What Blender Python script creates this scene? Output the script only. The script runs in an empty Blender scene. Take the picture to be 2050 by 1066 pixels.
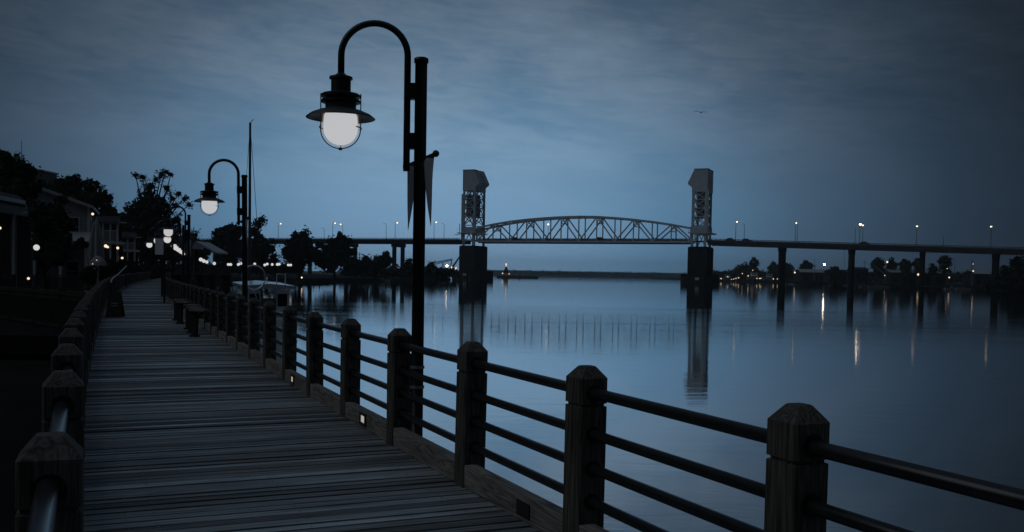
import bpy, math, random
from mathutils import Vector, Matrix
R = math.radians
sc = bpy.context.scene
col = sc.collection
random.seed(7)

# ---------------------------------------------------------------- camera
F, CX, CY = 1900.0, 1025.0, 632.0          # focal length and optical centre in photo pixels (2050 wide)
EYE = Vector((0, 0, 1.65))
CAMR = Matrix.Rotation(R(90 - 2.5), 3, 'X') @ Matrix.Rotation(R(1.0), 3, 'Z')
cd = bpy.data.cameras.new('camera')
cam = bpy.data.objects.new('camera', cd); col.objects.link(cam)
cam.matrix_world = Matrix.Translation(EYE) @ CAMR.to_4x4()
cd.sensor_width = 36; cd.lens = 36 * F / 2050
cd.shift_y = (CY - 533) / 2050
cd.clip_start = .05; cd.clip_end = 20000
sc.camera = cam

def at(px, py, Y):
    """a point Y metres ahead whose place in the photograph is px, py"""
    d = CAMR @ Vector(((px - CX) / F, (CY - py) / F, -1))
    return EYE + d * (Y / d.y)

# ---------------------------------------------------------------- world (dusk sky) and the last of the sun
def srgb(*c):
    return tuple(((v / 255 + .055) / 1.055) ** 2.4 if v > 10 else v / 255 / 12.92 for v in c) + (1,)
AZ0 = R(-4.0)
world = bpy.data.worlds.new('World'); sc.world = world; world.use_nodes = True
nt = world.node_tree; nt.nodes.clear()
def N(tree, typ, **kw):
    n = tree.nodes.new(typ)
    for k, v in kw.items():
        if k == 'ins':
            for i, val in v.items(): n.inputs[i].default_value = val
        else: setattr(n, k, v)
    return n
def M(tree, op, a, b=None, c=None, clamp=False):
    n = tree.nodes.new('ShaderNodeMath'); n.operation = op; n.use_clamp = clamp
    for i, v in enumerate((a, b, c)):
        if v is None: continue
        if isinstance(v, (int, float)): n.inputs[i].default_value = v
        else: tree.links.new(v, n.inputs[i])
    return n.outputs[0]
def ramp(tree, fac, stops, interp='LINEAR'):
    n = tree.nodes.new('ShaderNodeValToRGB'); cr = n.color_ramp; cr.interpolation = interp
    while len(cr.elements) < len(stops): cr.elements.new(.5)
    for e, (p, c) in zip(cr.elements, stops): e.position = p; e.color = c
    tree.links.new(fac, n.inputs[0]); return n.outputs[0]
tc = N(nt, 'ShaderNodeTexCoord'); sp = N(nt, 'ShaderNodeSeparateXYZ')
nt.links.new(tc.outputs['Generated'], sp.inputs[0])
az = M(nt, 'SUBTRACT', M(nt, 'ARCTAN2', sp.outputs[0], sp.outputs[1]), AZ0)
el = M(nt, 'ARCSINE', sp.outputs[2])
# glow round the place where the sun went down
g = M(nt, 'ADD', M(nt, 'POWER', M(nt, 'DIVIDE', M(nt, 'ABSOLUTE', az), R(24.3)), 2.5),
      M(nt, 'POWER', M(nt, 'DIVIDE', M(nt, 'ABSOLUTE', M(nt, 'SUBTRACT', el, R(3.0))), R(17)), 2.0))
glow = M(nt, 'EXPONENT', M(nt, 'MULTIPLY', g, -1.0))
# thin streaky clouds
mp = N(nt, 'ShaderNodeCombineXYZ')
elc = M(nt, 'MULTIPLY', M(nt, 'LOGARITHM', M(nt, 'ADD', M(nt, 'MAXIMUM', el, 0.0), .10), math.e), 3.0)
nt.links.new(M(nt, 'MULTIPLY', az, 4.2), mp.inputs[0]); nt.links.new(M(nt, 'ADD', elc, M(nt, 'MULTIPLY', az, .9)), mp.inputs[1])
cn = N(nt, 'ShaderNodeTexNoise', ins={'Scale': 1.35, 'Detail': 7, 'Roughness': .56, 'Distortion': .35})
nt.links.new(mp.outputs[0], cn.inputs['Vector'])
cn2 = N(nt, 'ShaderNodeTexNoise', ins={'Scale': 5.5, 'Detail': 5, 'Roughness': .6, 'Distortion': .8})
mp2 = N(nt, 'ShaderNodeMapping'); mp2.inputs['Scale'].default_value = (1, 2.2, 1); mp2.inputs['Rotation'].default_value = (0, 0, R(14))
nt.links.new(mp.outputs[0], mp2.inputs[0]); nt.links.new(mp2.outputs[0], cn2.inputs['Vector'])
cl = M(nt, 'ADD', M(nt, 'MULTIPLY', M(nt, 'SUBTRACT', cn.outputs[0], .5), 1.0), M(nt, 'MULTIPLY', M(nt, 'SUBTRACT', cn2.outputs[0], .5), .42))
high = M(nt, 'SMOOTH_MIN', M(nt, 'MULTIPLY', M(nt, 'MAXIMUM', M(nt, 'SUBTRACT', el, R(3.5)), 0.0), 7.0), 1.0, .1)
t = M(nt, 'ADD', glow, M(nt, 'MULTIPLY', M(nt, 'MULTIPLY', cl, high), M(nt, 'ADD', M(nt, 'MULTIPLY', glow, .45), .12)), clamp=True)
clear = ramp(nt, t, [(0, srgb(13, 15, 18)), (.22, srgb(38, 56, 74)), (.5, srgb(64, 91, 115)), (.8, srgb(86, 128, 161)), (1, srgb(115, 157, 191))])
cloudy = ramp(nt, t, [(0, srgb(17, 19, 21)), (.22, srgb(43, 57, 71)), (.5, srgb(78, 94, 111)), (.8, srgb(108, 132, 154)), (1, srgb(132, 160, 184))])
mx = N(nt, 'ShaderNodeMix', data_type='RGBA')
cf = M(nt, 'MULTIPLY', M(nt, 'ADD', M(nt, 'MULTIPLY', cl, 2.6), .8, clamp=True), high, clamp=True)
nt.links.new(cf, mx.inputs[0]); nt.links.new(clear, mx.inputs[6]); nt.links.new(cloudy, mx.inputs[7])
# sky far overhead, out of view, brightened to light the deck
zen = N(nt, 'ShaderNodeMapRange', interpolation_type='SMOOTHSTEP')
zen.inputs['From Min'].default_value = R(21); zen.inputs['From Max'].default_value = R(60); zen.inputs['To Max'].default_value = 1
nt.links.new(el, zen.inputs[0])
sky = N(nt, 'ShaderNodeTexSky', sky_type='NISHITA', sun_disc=False, sun_elevation=R(1.0), sun_rotation=AZ0)
skm = N(nt, 'ShaderNodeMix', data_type='RGBA', blend_type='ADD')
zc = N(nt, 'ShaderNodeVectorMath', operation='SCALE'); zc.inputs[0].default_value = (.055, .082, .112); nt.links.new(zen.outputs[0], zc.inputs[3])
skm.inputs[0].default_value = 1
nt.links.new(mx.outputs[2], skm.inputs[6]); nt.links.new(zc.outputs[0], skm.inputs[7])
sk2 = N(nt, 'ShaderNodeMix', data_type='RGBA', blend_type='ADD'); sk2.inputs[0].default_value = .0008
nt.links.new(skm.outputs[2], sk2.inputs[6]); nt.links.new(sky.outputs[0], sk2.inputs[7])
bg = N(nt, 'ShaderNodeBackground', ins={'Strength': 1.0}); wo = N(nt, 'ShaderNodeOutputWorld')
nt.links.new(sk2.outputs[2], bg.inputs[0]); nt.links.new(bg.outputs[0], wo.inputs[0])

sd = bpy.data.lights.new('sun', 'SUN'); sd.energy = .21; sd.angle = R(40); sd.color = (.86, .94, 1)
sun = bpy.data.objects.new('sun', sd); col.objects.link(sun)
sun.rotation_euler = Vector((.80, .32, -.78)).to_track_quat('-Z', 'Y').to_euler()      # last light from behind, over the left shoulder
vs = sc.view_settings; vs.view_transform = 'Standard'; vs.look = 'None'; vs.gamma = 1; vs.use_curve_mapping = False; vs.exposure = 0

# ---------------------------------------------------------------- materials
MAT = {}
def mat(name, base, rough=.8, metal=0.0, spec=.5, emit=None, es=0.0, noise=None, island=0.0, stretch=(1, 1, 1), bump=0.0, coord='Object'):
    """noise = (scale, amount, detail); island = brightness spread between loose pieces"""
    m = bpy.data.materials.new(name); m.use_nodes = True; t = m.node_tree; b = t.nodes['Principled BSDF']
    b.inputs['Base Color'].default_value = (*base, 1); b.inputs['Roughness'].default_value = rough
    b.inputs['Metallic'].default_value = metal; b.inputs['Specular IOR Level'].default_value = spec
    if emit: b.inputs['Emission Color'].default_value = (*emit, 1); b.inputs['Emission Strength'].default_value = es
    if noise or island:
        val = None
        if noise:
            c = N(t, 'ShaderNodeTexCoord'); mpn = N(t, 'ShaderNodeMapping'); mpn.inputs['Scale'].default_value = stretch
            t.links.new(c.outputs[coord], mpn.inputs[0])
            n = N(t, 'ShaderNodeTexNoise', ins={'Scale': noise[0], 'Detail': noise[2], 'Roughness': .65})
            t.links.new(mpn.outputs[0], n.inputs['Vector'])
            val = M(t, 'ADD', M(t, 'MULTIPLY', M(t, 'SUBTRACT', n.outputs[0], .5), 2 * noise[1] * 1.6), 1.0)
            if bump:
                bm_ = N(t, 'ShaderNodeBump', ins={'Strength': bump, 'Distance': .01}); t.links.new(n.outputs[0], bm_.inputs['Height'])
                t.links.new(bm_.outputs[0], b.inputs['Normal'])
        if island:
            gi = N(t, 'ShaderNodeNewGeometry')
            iv = M(t, 'ADD', M(t, 'MULTIPLY', M(t, 'SUBTRACT', gi.outputs['Random Per Island'], .5), 2 * island), 1.0)
            val = M(t, 'MULTIPLY', val, iv) if val is not None else iv
        val = M(t, 'MAXIMUM', val, .08)
        sc_ = N(t, 'ShaderNodeVectorMath', operation='SCALE'); sc_.inputs[0].default_value = base; t.links.new(val, sc_.inputs[3])
        t.links.new(sc_.outputs[0], b.inputs['Base Color'])
    MAT[name] = m; return m

def wood(name, base, axis, ring=14, amount=.5, rough=.75):
    """weathered timber: long grain with swirling rings and dark checks, along the local axis"""
    m = bpy.data.materials.new(name); m.use_nodes = True; t = m.node_tree; b = t.nodes['Principled BSDF']
    c = N(t, 'ShaderNodeTexCoord'); mp_ = N(t, 'ShaderNodeMapping'); st = [ring] * 3; st[axis] = ring * .07
    mp_.inputs['Scale'].default_value = st
    oi = N(t, 'ShaderNodeObjectInfo'); off = N(t, 'ShaderNodeVectorMath', operation='ADD')
    sc0 = N(t, 'ShaderNodeVectorMath', operation='SCALE'); sc0.inputs[0].default_value = (13, 7, 11); t.links.new(oi.outputs['Random'], sc0.inputs[3])
    t.links.new(c.outputs['Object'], off.inputs[0]); t.links.new(sc0.outputs[0], off.inputs[1]); t.links.new(off.outputs[0], mp_.inputs[0])
    n1 = N(t, 'ShaderNodeTexNoise', ins={'Scale': .5, 'Detail': 2, 'Distortion': .6}); t.links.new(mp_.outputs[0], n1.inputs['Vector'])
    rings = M(t, 'FRACT', M(t, 'MULTIPLY', n1.outputs[0], 16.0))
    rings = M(t, 'ABSOLUTE', M(t, 'SUBTRACT', rings, .5))
    n2 = N(t, 'ShaderNodeTexNoise', ins={'Scale': 4, 'Detail': 6, 'Roughness': .7}); t.links.new(mp_.outputs[0], n2.inputs['Vector'])
    n3 = N(t, 'ShaderNodeTexNoise', ins={'Scale': 2.0, 'Detail': 3}); t.links.new(c.outputs['Object'], n3.inputs['Vector'])
    h = M(t, 'ADD', M(t, 'MULTIPLY', rings, .9), M(t, 'MULTIPLY', n2.outputs[0], 1.1))
    val = M(t, 'ADD', M(t, 'MULTIPLY', M(t, 'SUBTRACT', h, .78), amount * 2.4), M(t, 'ADD', M(t, 'MULTIPLY', n3.outputs[0], 1.0), .5))
    val = M(t, 'MAXIMUM', val, .15)
    s = N(t, 'ShaderNodeVectorMath', operation='SCALE'); s.inputs[0].default_value = base; t.links.new(val, s.inputs[3]); t.links.new(s.outputs[0], b.inputs['Base Color'])
    bp = N(t, 'ShaderNodeBump', ins={'Strength': .6, 'Distance': .006}); t.links.new(h, bp.inputs['Height']); t.links.new(bp.outputs[0], b.inputs['Normal'])
    b.inputs['Roughness'].default_value = rough; b.inputs['Specular IOR Level'].default_value = .3
    MAT[name] = m; return m

wood('post_wood', (.085, .074, .065), 2, 14, .8)
wood('beam_wood', (.20, .18, .16), 0, 12, .7)
mat('black_steel', (.006, .006, .007), .38, 0, .5, noise=(9, .3, 4))
mat('rail_steel', (.035, .035, .038), .28, .5, .5, noise=(6, .35, 5))
mat('clamp_steel', (.35, .36, .38), .45, .8)
mat('shade_paint', (.05, .055, .06), .45)
mat('lamp_white', (.8, .8, .8), .5, emit=(.84, .93, 1.05), es=.52)
mat('lamp_far', (.8, .8, .8), .5, emit=(1.0, .97, .95), es=.62)
mat('lamp_warm', (.8, .7, .6), .5, emit=(1.0, .72, .45), es=3.5)
mat('lamp_warm_soft', (.8, .7, .6), .5, emit=(1.0, .74, .5), es=1.2)
mat('lamp_deck', (.8, .7, .6), .5, emit=(1.0, .72, .45), es=1.4)
mat('lamp_strong', (.8, .7, .6), .5, emit=(1.0, .8, .58), es=30.0)
mat('lens_glow', (.8, .8, .8), .4, emit=(1.0, .9, .75), es=.36)
mat('concrete', (.028, .028, .028), .95, 0, .04, noise=(.6, .5, 6), stretch=(1, 1, .15))
mat('asphalt', (.05, .05, .05), .9, noise=(2, .3, 4))
mat('bridge_paint', (.42, .47, .52), .6, noise=(.4, .25, 5), stretch=(1, 1, .3))
mat('girder_paint', (.10, .105, .11), .7, noise=(.3, .3, 5))
mat('bark', (.035, .03, .025), .95, 0, .04, noise=(6, .4, 5), stretch=(1, 1, .2))
mat('leaf_dark', (.022, .03, .016), .8, 0, .2, island=.6)
mat('leaf_mid', (.035, .042, .024), .8, 0, .2, island=.6)
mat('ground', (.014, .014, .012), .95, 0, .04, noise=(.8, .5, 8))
mat('leaf_hazed', (.09, .10, .08), .9, 0, .1, island=.5)  # leaves lightened for distance; the haze is put into the colour
mat('grass', (.13, .14, .11), .95, 0, .04, noise=(.5, .5, 8))  # dry marsh tone, lightened as well towards haze
mat('siding', (.23, .24, .26), .8, noise=(1.5, .15, 5), island=.05)
mat('siding_warm', (.11, .108, .105), .8, noise=(1.5, .2, 5), island=.05)
mat('trim', (.38, .39, .41), .6, noise=(3, .12, 4))
mat('roof_dark', (.04, .04, .042), .9, 0, .04, noise=(4, .4, 6))
mat('roof_metal', (.34, .36, .38), .5, .2, noise=(.6, .3, 5))
mat('glass_dark', (.01, .012, .015), .08, 0, .6)
mat('dark_timber', (.035, .033, .03), .85, 0, .04, noise=(5, .4, 6), stretch=(1, 1, .15))
mat('brick', (.12, .07, .055), .9, noise=(5, .35, 5))
mat('boat_white', (.62, .66, .70), .35, noise=(2, .12, 5))
mat('boat_dark', (.03, .035, .04), .4)
mat('boat_rust', (.09, .05, .04), .7, noise=(1.5, .4, 6))
mat('banner_cloth', (.16, .19, .22), .9, noise=(7, .35, 4))
mat('shade_wall', (.09, .095, .10), .85, 0, .2, noise=(1.5, .2, 5))
mat('shed_wall', (.03, .03, .032), .9, 0, .1, noise=(.6, .4, 5))
mat('hull_grey', (.12, .13, .14), .5)
mat('roof_gloss', (.75, .8, .85), .25, .75)
mat('canvas', (.26, .26, .26), .9, noise=(4, .2, 5))
mat('plaque', (.012, .012, .013), .5)
mat('letter_pale', (.5, .5, .5), .7)
mat('bird', (.03, .03, .035), .9)
mat('car_paint', (.02, .022, .026), .3)
mat('screw', (.45, .46, .48), .35, .9)

def special():
    m = bpy.data.materials.new('glow_glass'); m.use_nodes = True; t = m.node_tree; t.nodes.clear(); o = N(t, 'ShaderNodeOutputMaterial')
    tr = N(t, 'ShaderNodeBsdfTransparent'); e = N(t, 'ShaderNodeEmission'); e.inputs[0].default_value = (1, .72, .45, 1); e.inputs[1].default_value = .5  # faint warm emission added to the shell for the globe's glowing rim
    mx_ = N(t, 'ShaderNodeMixShader', ins={0: .16}); t.links.new(tr.outputs[0], mx_.inputs[1]); t.links.new(e.outputs[0], mx_.inputs[2]); t.links.new(mx_.outputs[0], o.inputs[0]); MAT['glow_glass'] = m
    m = bpy.data.materials.new('banner_cloth'); m.use_nodes = True; t = m.node_tree; b = t.nodes['Principled BSDF']; o = t.nodes['Material Output']
    b.inputs['Base Color'].default_value = (.34, .38, .43, 1); b.inputs['Roughness'].default_value = .9
    tl = N(t, 'ShaderNodeBsdfTranslucent'); tl.inputs[0].default_value = (.3, .34, .4, 1); mx_ = N(t, 'ShaderNodeMixShader', ins={0: .35})
    t.links.new(b.outputs[0], mx_.inputs[1]); t.links.new(tl.outputs[0], mx_.inputs[2]); t.links.new(mx_.outputs[0], o.inputs[0]); MAT['banner_cloth'] = m
special()

def deck_mat():
    m = bpy.data.materials.new('deck_planks'); m.use_nodes = True; t = m.node_tree; b = t.nodes['Principled BSDF']
    gi = N(t, 'ShaderNodeNewGeometry'); c = N(t, 'ShaderNodeTexCoord')
    ri = gi.outputs['Random Per Island']
    uv = N(t, 'ShaderNodeSeparateXYZ'); t.links.new(c.outputs['UV'], uv.inputs[0])
    cb = N(t, 'ShaderNodeCombineXYZ')
    t.links.new(M(t, 'MULTIPLY', uv.outputs[0], .8), cb.inputs[0]); t.links.new(M(t, 'MULTIPLY', uv.outputs[1], 22.0), cb.inputs[1]); t.links.new(M(t, 'MULTIPLY', ri, 40.0), cb.inputs[2])
    n = N(t, 'ShaderNodeTexNoise', ins={'Scale': 1.6, 'Detail': 7, 'Roughness': .68, 'Distortion': .25}); t.links.new(cb.outputs[0], n.inputs['Vector'])
    cb2 = N(t, 'ShaderNodeCombineXYZ'); t.links.new(M(t, 'MULTIPLY', uv.outputs[0], .5), cb2.inputs[0]); t.links.new(M(t, 'MULTIPLY', uv.outputs[1], 2.4), cb2.inputs[1])
    wear = N(t, 'ShaderNodeTexNoise', ins={'Scale': .9, 'Detail': 5, 'Roughness': .6}); t.links.new(cb2.outputs[0], wear.inputs['Vector'])
    groove = M(t, 'POWER', M(t, 'ABSOLUTE', M(t, 'SINE', M(t, 'MULTIPLY', uv.outputs[1], 2 * math.pi * 21))), .5)
    v = M(t, 'ADD', M(t, 'MULTIPLY', M(t, 'SUBTRACT', n.outputs[0], .5), 3.6), 1.0)
    v = M(t, 'MULTIPLY', M(t, 'MAXIMUM', v, .18), M(t, 'ADD', M(t, 'MULTIPLY', M(t, 'POWER', ri, 1.2), 1.5), .55))
    v = M(t, 'MULTIPLY', v, M(t, 'ADD', M(t, 'MULTIPLY', wear.outputs[0], 1.4), .3))
    v = M(t, 'MAXIMUM', v, .1)
    s = N(t, 'ShaderNodeVectorMath', operation='SCALE'); s.inputs[0].default_value = (.16, .168, .178); t.links.new(v, s.inputs[3]); t.links.new(s.outputs[0], b.inputs['Base Color'])
    rr = M(t, 'SUBTRACT', 1.08, M(t, 'MULTIPLY', M(t, 'MULTIPLY', wear.outputs[0], M(t, 'ADD', ri, .35)), 1.0), clamp=True)
    t.links.new(M(t, 'MAXIMUM', rr, .33), b.inputs['Roughness']); b.inputs['Specular IOR Level'].default_value = .55
    bp = N(t, 'ShaderNodeBump', ins={'Strength': .7, 'Distance': .008})
    t.links.new(M(t, 'ADD', n.outputs[0], M(t, 'MULTIPLY', groove, .0)), bp.inputs['Height']); t.links.new(bp.outputs[0], b.inputs['Normal'])
    MAT['deck_planks'] = m
deck_mat()

def water_mat():
    m = bpy.data.materials.new('water'); m.use_nodes = True; t = m.node_tree; t.nodes.clear()
    c = N(t, 'ShaderNodeTexCoord'); o = N(t, 'ShaderNodeOutputMaterial')
    sx = N(t, 'ShaderNodeSeparateXYZ'); t.links.new(c.outputs['Object'], sx.inputs[0])
    def nz(scale, sxy, det, dist=0.0):
        mp_ = N(t, 'ShaderNodeMapping'); mp_.inputs['Scale'].default_value = (*sxy, 1); mp_.inputs['Rotation'].default_value = (0, 0, R(6))
        t.links.new(c.outputs['Object'], mp_.inputs[0])
        n = N(t, 'ShaderNodeTexNoise', ins={'Scale': scale, 'Detail': det, 'Distortion': dist}); t.links.new(mp_.outputs[0], n.inputs['Vector']); return n.outputs[0]
    # a band of breeze between about 40 and 115 m, calm water beyond and before it
    wob = nz(.03, (1, 1), 3)
    yy = M(t, 'ADD', sx.outputs[1], M(t, 'MULTIPLY', M(t, 'SUBTRACT', wob, .5), 26.0))
    def mr(v, a, b_, smooth='SMOOTHSTEP'):
        q = N(t, 'ShaderNodeMapRange', interpolation_type=smooth); q.inputs['From Min'].default_value = a; q.inputs['From Max'].default_value = b_
        t.links.new(v, q.inputs[0]); return q.outputs[0]
    band = M(t, 'MULTIPLY', mr(yy, 32, 60), M(t, 'SUBTRACT', 1.0, mr(yy, 104, 116)))
    streak = nz(.09, (.35, 3.2), 5, .6)
    bandm = M(t, 'MULTIPLY', band, mr(streak, .35, .62))
    ripple = nz(3.2, (1, 2.2), 3, .3)
    swell = nz(.35, (1, 3.0), 3, .4)
    h = M(t, 'ADD', M(t, 'MULTIPLY', ripple, M(t, 'ADD', M(t, 'MULTIPLY', bandm, .0016), .0010)), M(t, 'MULTIPLY', swell, .006))
    bp = N(t, 'ShaderNodeBump', ins={'Strength': 1.0, 'Distance': 1.0}); t.links.new(h, bp.inputs['Height'])
    rough = M(t, 'ADD', M(t, 'MULTIPLY', bandm, .035), .03)
    gl = N(t, 'ShaderNodeBsdfGlossy'); gl.inputs['Color'].default_value = (.86, .87, .88, 1); t.links.new(rough, gl.inputs['Roughness']); t.links.new(bp.outputs[0], gl.inputs['Normal'])
    df = N(t, 'ShaderNodeBsdfDiffuse'); df.inputs['Color'].default_value = (.02, .028, .032, 1)
    lw = N(t, 'ShaderNodeLayerWeight', ins={'Blend': .5}); t.links.new(bp.outputs[0], lw.inputs['Normal'])
    f = N(t, 'ShaderNodeMapRange'); f.inputs['From Min'].default_value = 0; f.inputs['From Max'].default_value = .9; f.inputs['To Min'].default_value = .45; f.inputs['To Max'].default_value = .97
    t.links.new(lw.outputs['Facing'], f.inputs[0])
    mx_ = N(t, 'ShaderNodeMixShader'); t.links.new(f.outputs[0], mx_.inputs[0]); t.links.new(df.outputs[0], mx_.inputs[1]); t.links.new(gl.outputs[0], mx_.inputs[2])
    t.links.new(mx_.outputs[0], o.inputs[0]); MAT['water'] = m
water_mat()

# ---------------------------------------------------------------- helpers
def frame(d):
    d = Vector(d).normalized(); up = Vector((0, 0, 1)) if abs(d.z) < .95 else Vector((1, 0, 0))
    s = d.cross(up).normalized(); return d, s, s.cross(d).normalized()
class MB:
    def __init__(s): s.v = []; s.f = []; s.uv = None
    def add(s, vs, fs):
        k = len(s.v); s.v += [tuple(p) for p in vs]; s.f += [tuple(i + k for i in q) for q in fs]
    def box(s, c, size, rz=0.0):
        ca, sa = math.cos(rz), math.sin(rz); hx, hy, hz = size[0] / 2, size[1] / 2, size[2] / 2; o = []
        for z in (-hz, hz):
            for x, y in ((-hx, -hy), (hx, -hy), (hx, hy), (-hx, hy)): o.append((c[0] + x * ca - y * sa, c[1] + x * sa + y * ca, c[2] + z))
        s.add(o, [(3, 2, 1, 0), (4, 5, 6, 7), (0, 1, 5, 4), (1, 2, 6, 5), (2, 3, 7, 6), (3, 0, 4, 7)]); return s
    def beam(s, a, b, w, h=None):
        a, b = Vector(a), Vector(b); d, x, y = frame(b - a); h = h or w; o = []
        for p in (a, b):
            for i, j in ((-1, -1), (1, -1), (1, 1), (-1, 1)): o.append(p + x * i * w / 2 + y * j * h / 2)
        s.add(o, [(3, 2, 1, 0), (4, 5, 6, 7), (0, 1, 5, 4), (1, 2, 6, 5), (2, 3, 7, 6), (3, 0, 4, 7)]); return s
    def tube(s, pts, r, n=8, cap=True):
        pts = [Vector(p) for p in pts]; rs = r if isinstance(r, (list, tuple)) else [r] * len(pts); o = []; fs = []
        d0 = (pts[1] - pts[0]).normalized(); _, x, y = frame(d0)
        for i, p in enumerate(pts):
            d = (pts[min(i + 1, len(pts) - 1)] - pts[max(i - 1, 0)]).normalized()
            x = (x - d * x.dot(d)).normalized(); y = d.cross(x)
            for k in range(n): a = 2 * math.pi * k / n; o.append(p + (x * math.cos(a) + y * math.sin(a)) * rs[i])
        for i in range(len(pts) - 1):
            for k in range(n): fs.append((i * n + k, i * n + (k + 1) % n, (i + 1) * n + (k + 1) % n, (i + 1) * n + k))
        if cap: fs.append(tuple(range(n - 1, -1, -1))); fs.append(tuple((len(pts) - 1) * n + k for k in range(n)))
        s.add(o, fs); return s
    def lathe(s, prof, c=(0, 0, 0), n=24):
        o = []; fs = []
        for r, z in prof:
            for k in range(n): a = 2 * math.pi * k / n; o.append((c[0] + r * math.cos(a), c[1] + r * math.sin(a), c[2] + z))
        for i in range(len(prof) - 1):
            for k in range(n): fs.append((i * n + k, i * n + (k + 1) % n, (i + 1) * n + (k + 1) % n, (i + 1) * n + k))
        fs.append(tuple(range(n))); fs.append(tuple((len(prof) - 1) * n + k for k in range(n - 1, -1, -1)))
        s.add(o, fs); return s
    def ball(s, c, r, n=10):
        return s.lathe([(max(.001, r * math.sin(math.pi * i / n)), -r * math.cos(math.pi * i / n)) for i in range(n + 1)], c, n * 2)
    def prism(s, poly, z0, z1):
        n = len(poly); s.add([(x, y, z0) for x, y in poly] + [(x, y, z1) for x, y in poly],
            [tuple(range(n - 1, -1, -1)), tuple(range(n, 2 * n))] + [(i, (i + 1) % n, n + (i + 1) % n, n + i) for i in range(n)]); return s
    def extr(s, poly, vec):
        n = len(poly); vec = Vector(vec); s.add([Vector(p) for p in poly] + [Vector(p) + vec for p in poly],
            [tuple(range(n - 1, -1, -1)), tuple(range(n, 2 * n))] + [(i, (i + 1) % n, n + (i + 1) % n, n + i) for i in range(n)]); return s
    def mesh(s, name, m, smooth=False, off=None):
        me = bpy.data.meshes.new(name)
        v = [(a - off[0], b - off[1], c - off[2]) for a, b, c in s.v] if off else s.v
        me.from_pydata(v, [], s.f); me.materials.append(MAT[m]); me.update()
        if smooth: me.shade_smooth(); 
        return me
    def build(s, name, m, parent=None, smooth=False, world=False):
        """world=True: the verts are world coordinates, moved into the parent's frame (parents of this kind are not rotated)"""
        off = None
        if world and parent is not None:
            off = Vector((0, 0, 0)); p = parent
            while p: off += p.location; p = p.parent
        o = bpy.data.objects.new(name, s.mesh(name, m, False, off)); col.objects.link(o)
        if smooth:
            for p in o.data.polygons: p.use_smooth = len(p.vertices) == 4
        if parent is not None: o.parent = parent
        return o
def tag(o, label=None, cat=None, group=None, kind=None):
    for k, v in (('label', label), ('category', cat), ('group', group), ('kind', kind)):
        if v: o[k] = v
    return o
def thing(name, label, cat, loc=(0, 0, 0), rz=0.0, group=None):
    o = bpy.data.objects.new(name, None); col.objects.link(o); o.location = loc; o.rotation_euler = (0, 0, rz); o.empty_display_size = .2
    return tag(o, label, cat, group)
KIDS = {}
def dup(root, loc, rz=0.0, label=None, group=None, scale=1.0):
    r = root.copy(); col.objects.link(r); r.location = loc; r.rotation_euler = (0, 0, rz); r.scale = (scale,) * 3
    if label: r['label'] = label
    if group: r['group'] = group
    for ch in list(root.children):
        c = ch.copy(); col.objects.link(c); c.parent = r
        for gch in list(ch.children):
            d = gch.copy(); col.objects.link(d); d.parent = c
    return r

WATER = -1.95
# ---------------------------------------------------------------- the line of the boardwalk
PATH = [(-3, 4.35), (0, 3.0), (4, 1.205), (9, -1.04), (14, -3.25), (27, -8.75), (38, -13.3), (50, -18.15), (60, -21.95), (72, -26.5), (90, -33.0), (110, -39.8), (135, -48.0), (160, -56.0), (185, -64.0), (215, -72.0)]
def catmull(tz):
    k = max(i for i in range(len(PATH) - 1) if PATH[i][0] <= tz or i == 0)
    p = [PATH[max(0, min(len(PATH) - 1, k + j))] for j in (-1, 0, 1, 2)]
    (z1, x1), (z2, x2) = p[1], p[2]; t_ = (tz - z1) / (z2 - z1)
    m1 = (x2 - p[0][1]) / (z2 - p[0][0]) * (z2 - z1) if k > 0 else x2 - x1
    m2 = (p[3][1] - x1) / (p[3][0] - z1) * (z2 - z1)
    return (2 * t_**3 - 3 * t_**2 + 1) * x1 + (t_**3 - 2 * t_**2 + t_) * m1 + (-2 * t_**3 + 3 * t_**2) * x2 + (t_**3 - t_**2) * m2
dense = []; s_ = 0.0; z = -2.5; prev = None
while z < 205:
    p = Vector((catmull(z), z, 0))
    if prev is not None: s_ += (p - prev).length
    dense.append((s_, p)); prev = p; z += .1
def path_at(s, off=0.0):
    """point on the right hand post line s metres along, moved off metres to the left; and the heading"""
    import bisect
    i = max(1, min(len(dense) - 2, bisect.bisect(PATHS, s))); a, b = dense[i - 1], dense[i]
    t_ = (s - a[0]) / (b[0] - a[0]); p = a[1].lerp(b[1], t_); d = (dense[min(i + 8, len(dense) - 1)][1] - dense[max(i - 8, 0)][1]).normalized()
    n = Vector((-d.y, d.x, 0)); return p + n * off, math.atan2(d.y, d.x), d, n
PATHS = [q[0] for q in dense]
def s_of_z(zz):
    for s, p in dense:
        if p.y >= zz: return s
WID = 2.85

# ---------------------------------------------------------------- setting: ground, water, boardwalk
w = MB(); w.add([(-3000, -60, WATER), (4400, -60, WATER), (4400, 4400, WATER), (-3000, 4400, WATER)], [(0, 1, 2, 3)])
tag(w.build('water', 'water'), 'calm dark river reflecting the dusk sky and the bridge', kind='structure')
rb = MB(); rb.add([(-3500, -500, -6), (4500, -500, -6), (4500, 4500, -6), (-3500, 4500, -6)], [(0, 1, 2, 3)])
tag(rb.build('ground', 'ground'), 'river bed and low ground', kind='structure')
def land(name, poly, ztop, m, label):
    b = MB(); n = len(poly); c = Vector((sum(p[0] for p in poly) / n, sum(p[1] for p in poly) / n, 0))
    inner = []
    for x, y in poly:
        d = Vector((c.x - x, c.y - y, 0)); d.normalize(); inner.append((x + d.x * 4, y + d.y * 4, ztop))
    b.add([(x, y, WATER - .5) for x, y in poly] + inner, [(i, (i + 1) % n, n + (i + 1) % n, n + i) for i in range(n)] + [tuple(range(n, 2 * n))])
    return tag(b.build(name, m), label, kind='structure')
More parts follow.
